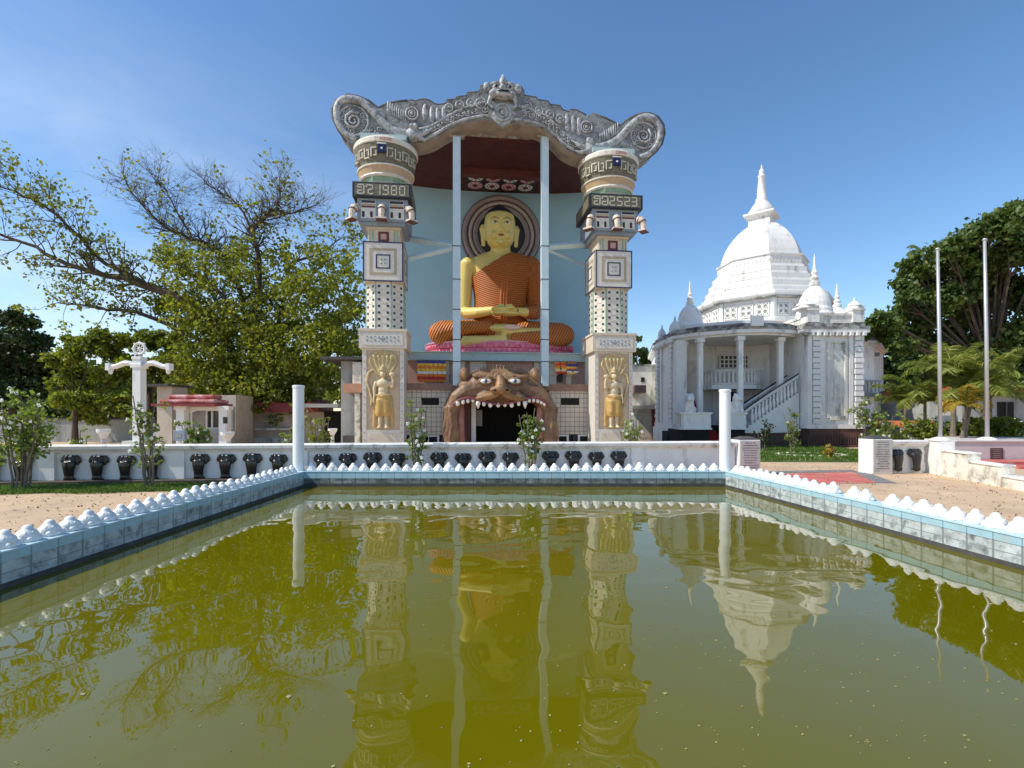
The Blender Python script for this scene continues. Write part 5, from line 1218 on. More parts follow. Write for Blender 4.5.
# pedestals with lions
for (xa, xb, z, lab) in ((681, 711, 24.9, 'left'), (731, 746, 24.9, 'right')):
    X0, X1 = xat(xa, z), xat(xb, z); b = MB(); zt0 = HW(428, z); zt1 = HW(414, z)
    b.b2(X0, X1, z, z+.9, zt0, zt1); b.b2(X0-.06, X1+.06, z-.06, z+.96, zt1, zt1+.08); b.b2(X0-.04, X1+.04, z-.04, z+.94, zt0-.08, zt0); b.build('stair_pedestal', 'stupa', hall, HC)
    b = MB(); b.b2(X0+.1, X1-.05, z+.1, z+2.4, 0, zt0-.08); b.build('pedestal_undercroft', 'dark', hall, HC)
def lion(px, z, flip, lab):
    x = xat(px, z); h0 = HW(414, z)+.08; org = (x, z+.35, h0)
    b = MB(); s = flip
    b.ell((0, .1, .28), (.24, .42, .28)); b.ell((0, -.12, .42), (.22, .24, .34)); b.ell((0, -.22, .70), (.19, .19, .19)); b.ell((0, -.38, .64), (.10, .12, .09)); b.ell((0, -.15, .68), (.25, .18, .26))
    for q in (-1, 1):
        b.tube([(q*.13, -.25, .4), (q*.14, -.32, .15), (q*.14, -.36, .03)], [.09, .07, .08], 8); b.ell((q*.22, .2, .14), (.12, .26, .14)); b.ell((q*.15, -.14, .92), (.05, .04, .06))
    b.ell((0, .05, .0), (.3, .5, .06))
    o = b.build('lion_statue', 'stupa', None, (0, 0, 0), remesh=.035, smoothit=2); o.location = org; o.rotation_euler = (0, 0, R(-20)*s)
    return tag(o, lab, 'statue', 'white lions on the stair pedestals')
lion(692, 24.9, 1, 'white seated lion on the wide left pedestal of the porch'); lion(738, 24.9, -1, 'white seated lion at the foot of the curved balustrade')
b = MB()
for i in range(6): b.b2(xat(704, 26), xat(720, 26), 25.0+i*.3, 25.3+i*.3+.01*i, 0, .14*(i+1))
b.build('entrance_steps', 'redcarpet', hall, HC)
b = MB()
for i in range(8): b.box((xat(691, 27.6)+.02*i, 27.2+i*.16, 1.5+i*.14), (.62, .2, .14))
b.build('side_steps', 'redcarpet', hall, HC)
# curved stair on the right of the porch
N = 15; st = []
for i in range(N+1):
    t_ = i/N; px = 745+54*t_; z = 25.2+1.0*t_**2+.2*t_; st.append((xat(px, z), z, HW(428-37*t_**.95, z)))
b = MB()
for i in range(N):
    (xa, ya, ha), (xb, yb, hb) = st[i], st[i+1]
    b.add([(xa, ya, .75), (xb, yb, .75), (xb, yb, ha), (xa, ya, ha), (xa+.1, ya+1.1, .75), (xb+.1, yb+1.1, .75), (xb+.1, yb+1.1, ha), (xa+.1, ya+1.1, ha)], [(0, 1, 2, 3), (7, 6, 5, 4), (3, 2, 6, 7), (0, 3, 7, 4), (1, 5, 6, 2), (0, 4, 5, 1)])
stair = b.build('curved_stair', 'stupa', hall, HC)
b = MB(); b.prism([(xat(745, 25.2), 25.25)]+[(x, y+.03) for x, y, h_ in st]+[(15.2, 27.5), (12.4, 27.5)], 0, .75); b.build('stair_plinth', 'brick', hall, HC)
for off, m_ in ((0, 'stupa'), (1.1, 'stupa')):
    b = MB(); b.tube([(x+.0, y+.08+off, h_+.78) for x, y, h_ in st], .085, 4); b.build('stair_rail', m_, stair, HC)
    b = MB(); b.tube([(x+.0, y+.06+off, h_+.90) for x, y, h_ in st], .035, 5); b.build('handrail', 'black', stair, HC)
for i in range(N):
    x, y, h_ = st[i]
    if i % 2 == 0 or i > 2: b = MB(); b.lathe([(.06, h_), (.06, h_+.08), (.085, h_+.25), (.04, h_+.5), (.06, h_+.7)], 8, (x+.05, y+.1)); b.build('baluster', 'stupa', stair, HC, smooth=True)
# roof stupas
def mini(cx, cy, z0, r, ztip, nm='roof_stupa'):
    h = ztip-z0; b = MB()
    b.lathe([(r*.98, z0), (r, z0+.06*h), (r*.92, z0+.08*h), (r*.92, z0+.13*h), (r*.96, z0+.14*h), (r*.86, z0+.17*h), (r*.86, z0+.21*h), (r*.78, z0+.24*h), (r*.78, z0+.30*h), (r*.70, z0+.38*h), (r*.52, z0+.47*h), (r*.3, z0+.53*h), (r*.2, z0+.55*h), (r*.26, z0+.56*h), (r*.26, z0+.60*h), (r*.16, z0+.62*h), (r*.22, z0+.66*h), (r*.12, z0+.70*h), (r*.16, z0+.74*h), (r*.09, z0+.78*h), (r*.05, z0+.92*h), (r*.01, ztip)], 24, (cx, cy))
    return b.build(nm, 'stupa', hall, HC, smooth=False)
mini(xat(690, 29.2), 29.2, 6.3, .86, HW(280.5, 29.2)); mini(xat(814.5, 28.5), 28.5, 6.7, 1.05, HW(254, 28.5))
mini(xat(837, 31), 31, 6.4, .95, HW(283, 31))
for px, z, r_, yt, z0 in ((662, 30.6, .24, 324.5, 6.25), (675, 29.0, .34, 316, 6.3), (854.5, 26.25, .34, 297.5, 7.1), (805.5, 26.25, .5, 298, 7.1)):
    b = MB(); x = xat(px, z); h = HW(yt, z)-z0; b.box((x, z, z0+.08), (r_*1.8, r_*1.8, .16))
    b.lathe([(r_*.9, z0+.16), (r_, z0+.22), (r_, z0+.3*h), (r_*.85, z0+.5*h), (r_*.45, z0+.66*h), (r_*.18, z0+.74*h), (r_*.24, z0+.82*h), (r_*.05, z0+h)], 18, (x, z)); b.build('finial', 'stupa', hall, HC, smooth=True)
b = MB(); b.b2(xat(748, 26), xat(760, 26), 25.6, 25.75, BH+.42, BH+.95); b.build('parapet_tablet', 'white_clean', hall, HC)
# annexe behind the hall
an = thing('annexe', 'shaded grey white annexe with a balcony right of the stupa hall', 'building', (22, 33, 0))
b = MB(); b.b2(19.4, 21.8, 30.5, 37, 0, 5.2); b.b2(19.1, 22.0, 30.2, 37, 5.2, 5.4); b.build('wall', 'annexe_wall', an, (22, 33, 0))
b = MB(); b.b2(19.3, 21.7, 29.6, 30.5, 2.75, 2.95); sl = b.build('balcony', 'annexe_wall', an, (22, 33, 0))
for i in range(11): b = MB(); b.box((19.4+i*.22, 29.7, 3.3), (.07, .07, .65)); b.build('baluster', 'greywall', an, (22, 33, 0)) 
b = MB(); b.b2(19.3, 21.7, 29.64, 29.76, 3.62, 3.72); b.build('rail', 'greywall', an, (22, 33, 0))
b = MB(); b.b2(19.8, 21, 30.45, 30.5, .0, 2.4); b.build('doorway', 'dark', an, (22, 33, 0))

# ------------------------------------------------------------------ buildings and ornaments
# house behind, between shrine and hall
o3 = (XW(648, 33), 33, 0)
t = thing('white_house', 'white stained house wall seen between the shrine and the stupa hall', 'house', o3)
xa, xb = XW(628, 33), XW(672, 33)
b = MB(); b.b2(xa, xb+.6, 33, 39, 0, HW(366, 33)); b.build('wall', 'white_worn', t, o3)
b = MB(); b.b2(xa-.1, xb+.7, 32.9, 33.3, HW(366, 33), HW(364.5, 33)); b.build('roof_edge', 'parapet', t, o3)
b = MB(); b.b2(xa, xb, 32.2, 32.99, HW(409, 32.5), HW(405.5, 32.5)); b.build('canopy', 'beige', t, o3)
b = MB(); b.b2(XW(641, 33), XW(644.5, 33), 32.96, 32.999, HW(382, 33), HW(377.5, 33)); b.build('window', 'dark', t, o3)
b = MB(); b.b2(XW(630, 33), XW(640.5, 33), 31.6, 33.1, HW(393, 32), HW(385.5, 32)); b.build('side_beam', 'ledge', t, o3)
b = MB(); b.b2(XW(652, 33), XW(658, 33), 32.94, 32.998, 0, HW(410, 33)); b.build('shutter', 'redpaint', t, o3)
b = MB(); b.b2(XW(638, 33), XW(651, 33), 32.95, 32.998, .2, HW(412, 33)); b.build('wall_panel', 'beige', t, o3)
# annex frame left of the shrine
o3 = (XW(350, 26), 26, 0)
t = thing('side_building', 'grey plastered side building with a salmon beam left of the shrine', 'building', o3)
b = MB(); b.b2(XW(341, 26), XW(366, 26), 26, 30, 0, HW(361, 26)); b.build('wall', 'greywall', t, o3)
b = MB(); b.b2(XW(322, 25.5), XW(372, 25.5), 25.3, 30.3, HW(361, 26)+.002, HW(358, 26)); b.build('roof_slab', 'greydark', t, o3)
b = MB(); b.b2(XW(346, 25.4), XW(366, 25.4), 25.0, 25.99, HW(393, 25.4), HW(384, 25.4)); b.build('beam', mat('salmon_beam_paint', (.5, .27, .18), .8, var=.15), t, o3)
b = MB(); b.b2(XW(355.5, 25.2), XW(361, 25.2), 25.05, 25.35, 0, HW(393.5, 25.2)); b.b2(XW(353, 25.6), XW(362, 25.6), 25.5, 25.98, HW(384, 25.4)+.01, HW(362, 25.4)); b.build('post', 'ruin', t, o3)
b = MB(); b.b2(XW(340, 25), XW(366, 25), 25.4, 25.98, 0, HW(436, 25)); b.build('base', 'greydark', t, o3)
# long low building
o3 = (XW(270, 29), 29, 0)
t = thing('long_building', 'long low cream building with a red fascia under the spreading tree', 'building', o3)
xa, xb = XW(196, 29), XW(352, 29)
b = MB(); b.b2(xa, xb, 29, 30, 0, HW(412, 29)); b.build('wall', 'beige', t, o3)
b = MB(); b.b2(xa-.1, xb-1.6, 28.1, 30.2, HW(412, 28.4), HW(405, 28.4)); b.build('fascia', 'redpaint', t, o3)
b = MB(); b.add([(xa-.1, 28.1, HW(405, 28.4)+.01), (xb-1.6, 28.1, HW(405, 28.4)+.01), (xb-1.6, 30.2, 2.5), (xa-.1, 30.2, 2.5), (xa-.1, 28.1, HW(405, 28.4)+.09), (xb-1.6, 28.1, HW(405, 28.4)+.09), (xb-1.6, 30.2, 2.6), (xa-.1, 30.2, 2.6)], [(0, 1, 2, 3), (7, 6, 5, 4), (0, 4, 5, 1), (1, 5, 6, 2), (2, 6, 7, 3), (3, 7, 4, 0)]); b.build('roof', 'redpaint', t, o3)
for a_, c_, m_ in ((241, 248, 'greydark'), (264, 275, 'greywall'), (277, 290, 'beige')):
    b = MB(); b.b2(XW(a_, 28.95), XW(c_, 28.95), 28.93, 28.998, HW(427, 29), HW(415, 29)); w_ = b.build('window', m_, t, o3); b = MB(); b.b2(XW(a_, 28.95)+.02, XW(c_, 28.95)-.02, 28.90, 28.928, HW(421.5, 29), HW(420.8, 29)); b.build('frame', 'white_worn', w_, o3)
b = MB(); b.b2(xa, XW(292, 29), 28.6, 28.998, HW(430, 29), HW(428, 29)); b.b2(xa, XW(292, 29), 28.7, 28.997, 0, .35); b.build('sill', 'white_worn', t, o3)
b = MB(); b.b2(XW(326, 29), XW(341, 29), 28.7, 28.99, 0, HW(411, 29)); b.build('doorway', 'dark', t, o3)
b = MB(); b.b2(XW(303, 27), XW(341, 27), 26.5, 28.9, HW(407.5, 27), HW(404, 27)); b.build('porch_roof', 'greywall', t, o3)
# pavilion with faded red roof
z = 23.5; o3 = (XW(190, z), z, 0)
t = thing('pavilion', 'small white pavilion with a faded red canopy roof and round glass window', 'pavilion', o3)
xa, xb = XW(160, z), XW(222, z)
b = MB(); b.b2(xa, xb, z-.6, z+.9, HW(406, z-.6), HW(403.5, z-.6)); b.build('eave', 'redpaint', t, o3)
zr = HW(403.5, z-.6); b = MB()
xm = [xa+.45, xa+.9, xb-.7, xb-.15]
b.prism([(xa+.25, z-.45), (xb-.1, z-.45), (xb-.1, z+.8), (xa+.25, z+.8)], zr+.002, zr+.2); b.prism([(xa+.5, z-.2), (xb-.3, z-.2), (xb-.3, z+.6), (xa+.5, z+.6)], zr+.2, zr+.42); b.build('roof', 'redroof', t, o3, bevel=.08)
for px, w_ in ((182.5, 8), (225, 8)):
    x = XW(px, z); b = MB(); b.box((x, z, HW(406, z)/2), (w_*z/F, .36, HW(406, z))); b.box((x, z, HW(408, z)), (w_*z/F*1.5, .4, .16)); b.build('column', 'white', t, o3)
b = MB(); b.b2(XW(172, z+2.5), XW(236, z+2.5), z+2.2, z+2.4, 0, HW(407, z+2.5)); b.build('back_wall', 'greywall', t, o3)
b = MB(); b.b2(XW(186, z+.3), XW(221, z+.3), z+.15, z+.35, HW(410.5, z), HW(406.5, z)); P = []
for i in range(9): q = i/8; P.append((XW(187, z)+(XW(221, z)-XW(187, z))*q, z+.2, HW(412, z)+.22*math.sin(PI*q)))
b.tube(P, .06, 4); b.build('arched_lintel', 'white', t, o3)
b = MB(); b.b2(XW(192, z+1), XW(220, z+1), z+1, z+1.06, HW(428, z+1), HW(411, z+1)); gl = b.build('glazing', 'glassdk', t, o3)
b = MB()
for px in (192, 207, 212.5, 220): b.b2(XW(px, z+.98)-.04, XW(px, z+.98)+.04, z+.93, z+.998, HW(428, z+1), HW(411, z+1))
b.b2(XW(192, z+1), XW(220, z+1), z+.92, z+.99, HW(429.5, z+1), HW(427.5, z+1)); b.b2(XW(192, z+1), XW(206, z+1), z+.96, z+.998, HW(427.5, z+1), HW(411, z+1), 1); b.build('glazing_frame', ['white', 'greywall'], gl, o3)
b = MB(); b.b2(XW(206, z+.6), XW(232, z+.6), z+.6, z+.9, 0, HW(430, z)); b.build('dado', 'greywall', t, o3)
b = MB(); b.b2(XW(223, z-.2), XW(227.5, z-.2), z-.2, z-.19, HW(423.5, z), HW(417, z)); b.build('plaque', 'black', t, o3)
z = 25; o3 = (XW(164, z), z, 0)
t = thing('beige_house', 'plain beige house with a flat roof behind the wheel pillar', 'house', o3)
b = MB(); b.b2(XW(157, z), XW(172, z), z, z+1.2, 0, HW(386.5, z)); b.build('wall', 'beige', t, o3)
b = MB(); b.b2(XW(143, z), XW(175, z), z-.5, z+1.5, HW(386.5, z)+.002, HW(384.5, z)); b.build('roof', 'greydark', t, o3)
b = MB(); b.b2(XW(172, z)-.3, XW(222, z), z+1.25, z+3, 0, HW(394, z)); b.build('shaded_wing', 'beige', t, o3)
# far left boundary wall
o3 = (-24, 31, 0)
t = thing('boundary_wall', 'pale grey boundary wall behind the trees at the far left', 'wall', o3)
b = MB(); b.b2(-45, XW(152, 31), 31, 31.3, 0, HW(419.5, 31)); b.build('wall', 'greywall', t, o3)
b = MB(); b.b2(-45, XW(152, 31), 30.92, 31.38, HW(419.5, 31), HW(418, 31)); b.build('coping', 'greydark', t, o3)
# wheel pillar
z = 17.5; x = XW(139.5, z); t = thing('wheel_pillar', 'tall white pillar with two curved arms and a dharma wheel on top', 'monument', (x, z, 0))
zt_ = HW(357, z)
b = MB(); b.box((0, 0, zt_/2), (.29, .29, zt_)); b.box((0, 0, HW(366, z)), (.35, .35, .14)); b.box((0, 0, HW(367.5, z)), (.40, .34, .06)); b.box((0, 0, zt_-.05), (.33, .33, .1)); b.build('shaft', 'white', t, bevel=.015)
b = MB(); b.box((0, 0, .25), (1.1, 1.1, .5)); b.box((0, 0, .62), (.7, .7, .25)); b.build('pedestal', 'white_worn', t)
for s_ in (-1, 1):
    b = MB(); P = [(s_*.15, 0, HW(367, z)), (s_*.32, 0, HW(363.5, z)), (s_*.5, 0, HW(363.0, z)), (s_*.68, 0, HW(365, z)), (s_*.82, 0, HW(366.5, z)), (s_*1.02, 0, HW(367, z))]
    b.tube(P, [.075, .09, .095, .09, .085, .08], 8, flat=1.2); b.box((s_*1.04, 0, HW(367, z)), (.12, .24, .24)); b.ell((s_*1.0, 0, HW(371.5, z)), (.07, .07, .1)); b.build('curved_arm', 'white', t)
zc = HW(348.7, z)
b = MB(); b.torus((0, 0, zc), .19, .045, 24, 8)
for i in range(8): a = i*PI/4; b.tube([(0, 0, zc), (.19*math.cos(a), 0, zc+.19*math.sin(a))], .018, 5); b.ell((.24*math.cos(a), 0, zc+.24*math.sin(a)), (.035, .035, .035), n=8, m=5)
b.ell((0, 0, zc), (.055, .06, .055)); b.build('dharma_wheel', 'white', t)
# stone bowls and a notice box
def urn(px, z, lab, top, r_):
    x = XW(px, z); h = HW(top, z); t = thing('stone_bowl', lab, 'bowl', (x, z, 0), group='white stone bowls on pedestals')
    b = MB(); b.lathe([(r_*.75, 0), (r_*.7, .08), (r_*.4, .14), (r_*.36, h-.3)], 14); b.build('pedestal', 'white_worn', t)
    b = MB(); b.lathe([(r_*.36, h-.3), (r_*.6, h-.2), (r_*.95, h-.1), (r_, h), (r_*.85, h), (r_*.6, h-.08)], 18); b.build('basin', 'white', t)
urn(103.5, 16.0, 'white stone bowl left of the wheel pillar', 429, .19); urn(227.5, 16.6, 'white stone bowl before the pavilion column', 432, .21); urn(332.5, 22, 'pinkish stone bowl in front of the dark doorway', 428.5, .2)
z = 16.4; x = XW(180, z); t = thing('notice_box', 'small grey notice box on a post before the pavilion', 'box', (x, z, 0))
b = MB(); b.box((0, 0, HW(435.5, z)), (.38, .12, .34)); b.build('box_body', 'slate', t, bevel=.01); b = MB(); b.box((0, 0, .48), (.08, .08, .9)); b.build('post', 'white', t); b = MB(); b.box((0, -.065, HW(435.5, z)), (.16, .012, .12)); b.build('plate', 'greywall', t)
# right edge: houses behind the palms
z = 27; o3 = (XW(1010, z), z, 0)
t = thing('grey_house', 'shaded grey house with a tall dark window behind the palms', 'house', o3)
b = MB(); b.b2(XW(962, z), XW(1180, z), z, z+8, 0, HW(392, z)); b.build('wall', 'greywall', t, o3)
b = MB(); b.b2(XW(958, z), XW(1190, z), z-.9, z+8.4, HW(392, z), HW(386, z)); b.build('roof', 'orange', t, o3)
for a_, c_ in ((997, 1013), (1040, 1060)):
    b = MB(); b.b2(XW(a_, z), XW(c_, z), z-.05, z-.002, HW(434, z), HW(402, z)); w_ = b.build('window', 'dark', t, o3); b = MB()
    xm_ = (XW(a_, z)+XW(c_, z))/2; b.b2(xm_-.05, xm_+.05, z-.09, z-.051, HW(434, z), HW(402, z)); b.b2(XW(a_, z), XW(c_, z), z-.10, z-.052, HW(419, z), HW(417, z)); b.build('window_frame', 'black', w_, o3)
b = MB(); b.tube([(XW(1014, 24), 24, HW(419, 24)), (XW(1040, 24), 24, HW(431, 24))], .07, 6); tag(b.build('white_rail', 'pole_white', org=(XW(1014, 24), 24, 2)), 'sloping white rail at the right edge before the grey house', 'rail')
z = 24; o3 = (XW(918, z), z, 0)
t = thing('kiosk', 'low kiosk with an orange roof and white railing behind the palms', 'kiosk', o3)
b = MB(); b.prism([(XW(903, z), z), (XW(936, z), z), (XW(936, z), z+2), (XW(903, z), z+2)], HW(427.5, z), HW(421, z)); b.build('roof', 'orange', t, o3, bevel=.1)
for px in (907, 933): b = MB(); b.box((XW(px, z), z+.3, HW(427, z)/2), (.12, .12, HW(427, z))); b.build('post', 'white_worn', t, o3)
b = MB()
for i in range(8): b.box((XW(907+3.7*i, z), z-.1, .75), (.05, .05, .8))
b.b2(XW(906, z), XW(935, z), z-.14, z-.06, 1.1, 1.2); b.b2(XW(906, z), XW(935, z), z-.14, z-.06, .3, .62); b.build('railing', 'white', t, o3)
z = 21; o3 = (XW(944, z), z, .78)
t = thing('signboard', 'cream signboard with a small dark lamp emblem beside the flagpole', 'sign', o3)
b = MB(); b.b2(XW(937.5, z), XW(958, z), z, z+.12, .78, HW(415.5, z)); b.build('panel', 'white', t, o3)
b = MB(); X_ = XW(947, z); Z_ = HW(431, z); b.ell((X_, z-.01, Z_), (.16, .02, .06)); b.ell((X_, z-.01, Z_-.13), (.05, .02, .07)); b.ell((X_, z-.01, Z_+.09), (.035, .02, .06)); b.box((X_+.0, z-.006, Z_-.21), (.18, .02, .03)); b.box((X_+.02, z-.006, Z_+.36), (.16, .02, .03), 0); b.build('emblem', 'black', t, o3)

# ------------------------------------------------------------------ vegetation
def grow(b, tips, p, d, ln, r, depth, spread=.6, gravity=.0, n=5, shrink=.72, kids=(2, 3)):
    pts = [Vector(p)]; dd = Vector(d).normalized(); k = 4
    for i in range(k):
        dd = (dd+Vector((random.gauss(0, .16), random.gauss(0, .16), random.gauss(0, .13)+gravity))).normalized(); pts.append(pts[-1]+dd*ln/k)
    b.tube(pts, [r*(1-.45*i/k) for i in range(k+1)], n)
    if depth == 0:
        tips.append(tuple(pts[-1])); tips.append(tuple(pts[-3])); return
    for j in range(random.randint(*kids)):
        q = random.choice((2, 3, 4)) if j else 4
        nd = (dd+Vector((random.gauss(0, spread), random.gauss(0, spread), random.gauss(0, spread*.7)+.1))).normalized()
        grow(b, tips, pts[q], nd, ln*shrink*random.uniform(.8, 1.15), r*.55, depth-1, spread, gravity, max(3, n-1), shrink, kids)
def crown_tree(name, lab, base, trunk_h, trunk_r, clumps, leafm, lsize, dens, group=None, cat='tree', barkm='bark', limb=True, lean=(0, 0)):
    """clumps: (x, y, z, r) leaf balls; each carried by a limb from the trunk"""
    t = thing(name, lab, cat, base, group=group); bx_, by_, bz_ = base
    top = Vector((bx_+lean[0], by_+lean[1], bz_+trunk_h)); b = MB()
    b.tube([(bx_, by_, bz_-.1), (bx_+lean[0]*.4, by_+lean[1]*.4, bz_+trunk_h*.5), tuple(top)], [trunk_r*1.25, trunk_r*.9, trunk_r*.75], 9)
    P = []
    for (x, y, z, r_) in clumps:
        if limb:
            c = Vector((x, y, z)); m_ = top.lerp(c, .5)+Vector((0, 0, -.1*r_)); b.tube([tuple(top), tuple(m_), tuple(c)], [trunk_r*.3, trunk_r*.16, trunk_r*.05], 5)
            for _ in range(4):
                d = Vector(np.random.normal(size=3)).normalized()*r_*.8; b.tube([tuple(m_.lerp(c, .6)), tuple(c+d)], [trunk_r*.12, .01], 4)
        n = int(dens*r_*r_)
        sub = max(5, int(r_*7))
        for _ in range(sub):                                    # light and dark tufts inside each clump
            d = np.random.normal(size=3); d /= np.linalg.norm(d); cc = np.array((x, y, z))+d*r_*random.uniform(.1, 1.0)*np.array((1.15, 1.1, .85))
            P.append(np.random.normal(size=(n//sub, 3))*r_*random.uniform(.14, .3)*np.array((1.1, 1.1, .75))+cc)
    b.build('trunk', barkm, t, base)
    leaves('crown', np.concatenate(P), lsize, leafm, t, base)
    return t
def clump_px(lst, z0, zj=2.0):
    out = []
    for px, py, rp_ in lst:
        z = z0+random.uniform(-zj, zj); out.append((XW(px, z), z, HW(py, z), rp_*z/F))
    return out
# the great spreading tree
z = 31.0; base = (XW(250, z), z, 0)
t = thing('spreading_tree', 'great spreading tree with half bare crown left of the shrine', 'tree', base)
wood = MB(); tips = []
def limb(pts, r0, r1, zz, tw=5, ln=1.1, depth=2, leafy=1.0, dz=0):
    P = []; n = len(pts)
    sp_ = smoothp([(p_[0], p_[1]) for p_ in pts], 3); m_ = len(sp_)
    for i, (px, py) in enumerate(sp_):
        q = i/(m_-1); zc_ = zz+dz*q; P.append(Vector((XW(px, zc_), zc_+random.gauss(0, .08), HW(py, zc_)+random.gauss(0, .05))))
    rad = [r0+(r1-r0)*i/(m_-1) for i in range(m_)]
    wood.tube([tuple(p_) for p_ in P], rad, 8)
    for i in range(2, m_, 1):
        for _ in range(tw if i > m_*.35 else max(1, tw//2)):
            if random.random() < .55: continue
            d = (P[i]-P[i-1]).normalized(); nd = d*.5+Vector((random.gauss(0, .6), random.gauss(0, .6), random.gauss(.25, .55)))
            tl = []; grow(wood, tl, P[i], nd, ln*random.uniform(.7, 1.3), max(.02, rad[i]*.4), depth, .55, .02, 4)
            for q in tl:
                if random.random() < leafy: tips.append(q)
limb([(248, 445), (250, 420), (246, 395), (238, 370)], .42, .36, z, 0)
limb([(252, 440), (262, 405), (275, 380)], .3, .25, z+.5, 0)
limb([(240, 375), (225, 340), (197, 309), (152, 287), (108, 276), (69, 265), (36, 248), (-5, 233)], .29, .06, z, 8, 1.1, 2, .62, -3)
limb([(150, 287), (115, 268), (97, 257), (80, 237), (61, 219), (40, 204), (18, 193), (-6, 184)], .13, .035, z-.8, 8, 1.0, 2, .52, -2)
limb([(215, 345), (166, 325), (137, 312), (108, 309), (87, 305), (60, 303)], .15, .035, z, 7, .9, 2, .8, -2)
limb([(253, 370), (250, 330), (238, 287), (217, 251), (191, 238), (162, 224), (137, 200), (126, 180)], .2, .03, z+.5, 14, .85, 3, .05, 1)
limb([(191, 238), (178, 214), (170, 196), (158, 184)], .07, .02, z+.8, 14, .9, 3, .012)
limb([(252, 372), (255, 325), (260, 262), (253, 233), (266, 216), (279, 203), (280, 188)], .22, .03, z, 13, .8, 3, .07, -1)
limb([(254, 238), (244, 212), (224, 194), (205, 184)], .09, .02, z-.4, 14, .9, 3, .012)
limb([(266, 216), (292, 212), (314, 206)], .08, .02, z-.4, 14, .8, 3, .012)
limb([(262, 380), (280, 320), (289, 269), (318, 255), (343, 237)], .17, .025, z+.8, 6, 1.0, 2, .6, 1)
limb([(265, 375), (285, 340), (300, 295), (325, 262), (352, 252)], .15, .025, z+1.6, 6, 1.0, 2, .7, 1)
limb([(255, 350), (230, 305), (210, 285), (180, 265)], .18, .03, z-1, 5, 1.1, 2, .5)
limb([(240, 340), (215, 300), (205, 262), (222, 236)], .18, .03, z+2, 5, 1.1, 2, .4)
wood.build('trunk', 'bark', t, base)
P = []
for q in tips: P.append(ballpts(q, random.uniform(.25, .6), random.randint(1, 4), .8, .1))
dense = [(225, 405, 10), (250, 408, 11), (275, 406, 11), (295, 408, 9), (338, 392, 11), (350, 375, 10), (180, 270, 22), (205, 285, 22), (230, 270, 20), (255, 285, 24), (285, 290, 24), (315, 295, 22), (345, 285, 18), (355, 310, 15), (190, 320, 24), (215, 330, 28), (245, 330, 28), (275, 330, 28), (305, 330, 26), (335, 325, 22), (180, 360, 18), (205, 370, 26), (235, 370, 28), (265, 368, 28), (295, 365, 26), (320, 355, 20), (345, 345, 14), (190, 388, 14), (215, 396, 15), (245, 397, 16), (275, 390, 16), (300, 385, 16), (325, 375, 12), (305, 400, 10), (345, 262, 12), (320, 258, 12), (170, 300, 15), (165, 250, 12), (240, 250, 14), (285, 255, 14)]
for px, py, rr in dense:
    for _ in range(24):
        zz = z+random.uniform(-3.2, 2.6); a, q = random.uniform(0, 2*PI), random.uniform(.0, 1.3)*rr
        c = (XW(px+q*math.cos(a), zz), zz, HW(py+q*math.sin(a), zz)); P.append(ballpts(c, rr*zz/F*random.uniform(.3, .8), int(rr*(2.9 if py > 290 else 1.5)), .7, .0))
leaves('crown', np.concatenate(P), .21, 'leaf_bo', t, base, aspect=.4)
# trees behind on the left
crown_tree('dark_evergreen', 'dark dense evergreen tree at the left edge', (XW(15, 36), 36, 0), 3.2, .4, clump_px([(20, 322, 14), (2, 335, 18), (38, 340, 15), (18, 352, 22), (45, 365, 16), (0, 372, 22), (28, 385, 22), (50, 392, 14), (8, 402, 16), (-18, 345, 22), (-25, 380, 25), (-5, 318, 10)], 36, 1.5), 'leaf_dk', .26, 1500)
crown_tree('green_tree', 'bright mid green tree beyond the boundary wall left of the wheel pillar', (XW(75, 28.5), 28.5, 0), 2.2, .16, clump_px([(72, 342, 12), (98, 336, 13), (122, 345, 12), (60, 362, 12), (118, 412, 10), (75, 418, 8), (100, 418, 9), (135, 410, 9), (70, 355, 15), (92, 345, 14), (110, 350, 14), (62, 380, 15), (85, 375, 18), (108, 378, 16), (70, 400, 14), (92, 402, 15), (115, 400, 12), (128, 365, 14), (130, 390, 12), (55, 400, 10)], 28.5, 1.5), 'leaf_mid', .19, 1900)
crown_tree('green_tree', 'mid green tree behind the wheel pillar and the beige house', (XW(150, 33), 33, 0), 3, .2, clump_px([(140, 345, 14), (158, 340, 14), (150, 365, 16), (168, 365, 14), (135, 370, 12), (145, 390, 12), (165, 380, 10), (175, 340, 12)], 33, 1.5), 'leaf_mid', .22, 1300)
crown_tree('background_tree', 'green tree behind the side building left of the shrine', (XW(330, 42), 42, 0), 4, .3, clump_px([(325, 370, 14), (345, 380, 12), (350, 350, 12), (312, 385, 12), (300, 395, 10), (335, 395, 12), (352, 395, 10)], 42, 1.5), 'leaf_mango', .28, 1000)
crown_tree('background_tree', 'dark green tree behind the white house right of the shrine', (XW(640, 45), 45, 0), 4, .3, clump_px([(636, 352, 9), (645, 362, 9), (628, 365, 9), (655, 366, 7), (634, 340, 6), (620, 370, 8)], 45, 1), 'leaf_mango', .30, 1000)
crown_tree('background_tree', 'low green tree in the distance behind the pavilion', (XW(205, 44), 44, 0), 4, .3, clump_px([(190, 380, 14), (215, 385, 14), (240, 390, 14), (262, 385, 12), (285, 392, 12)], 44, 1.5), 'leaf_mango', .3, 1000)
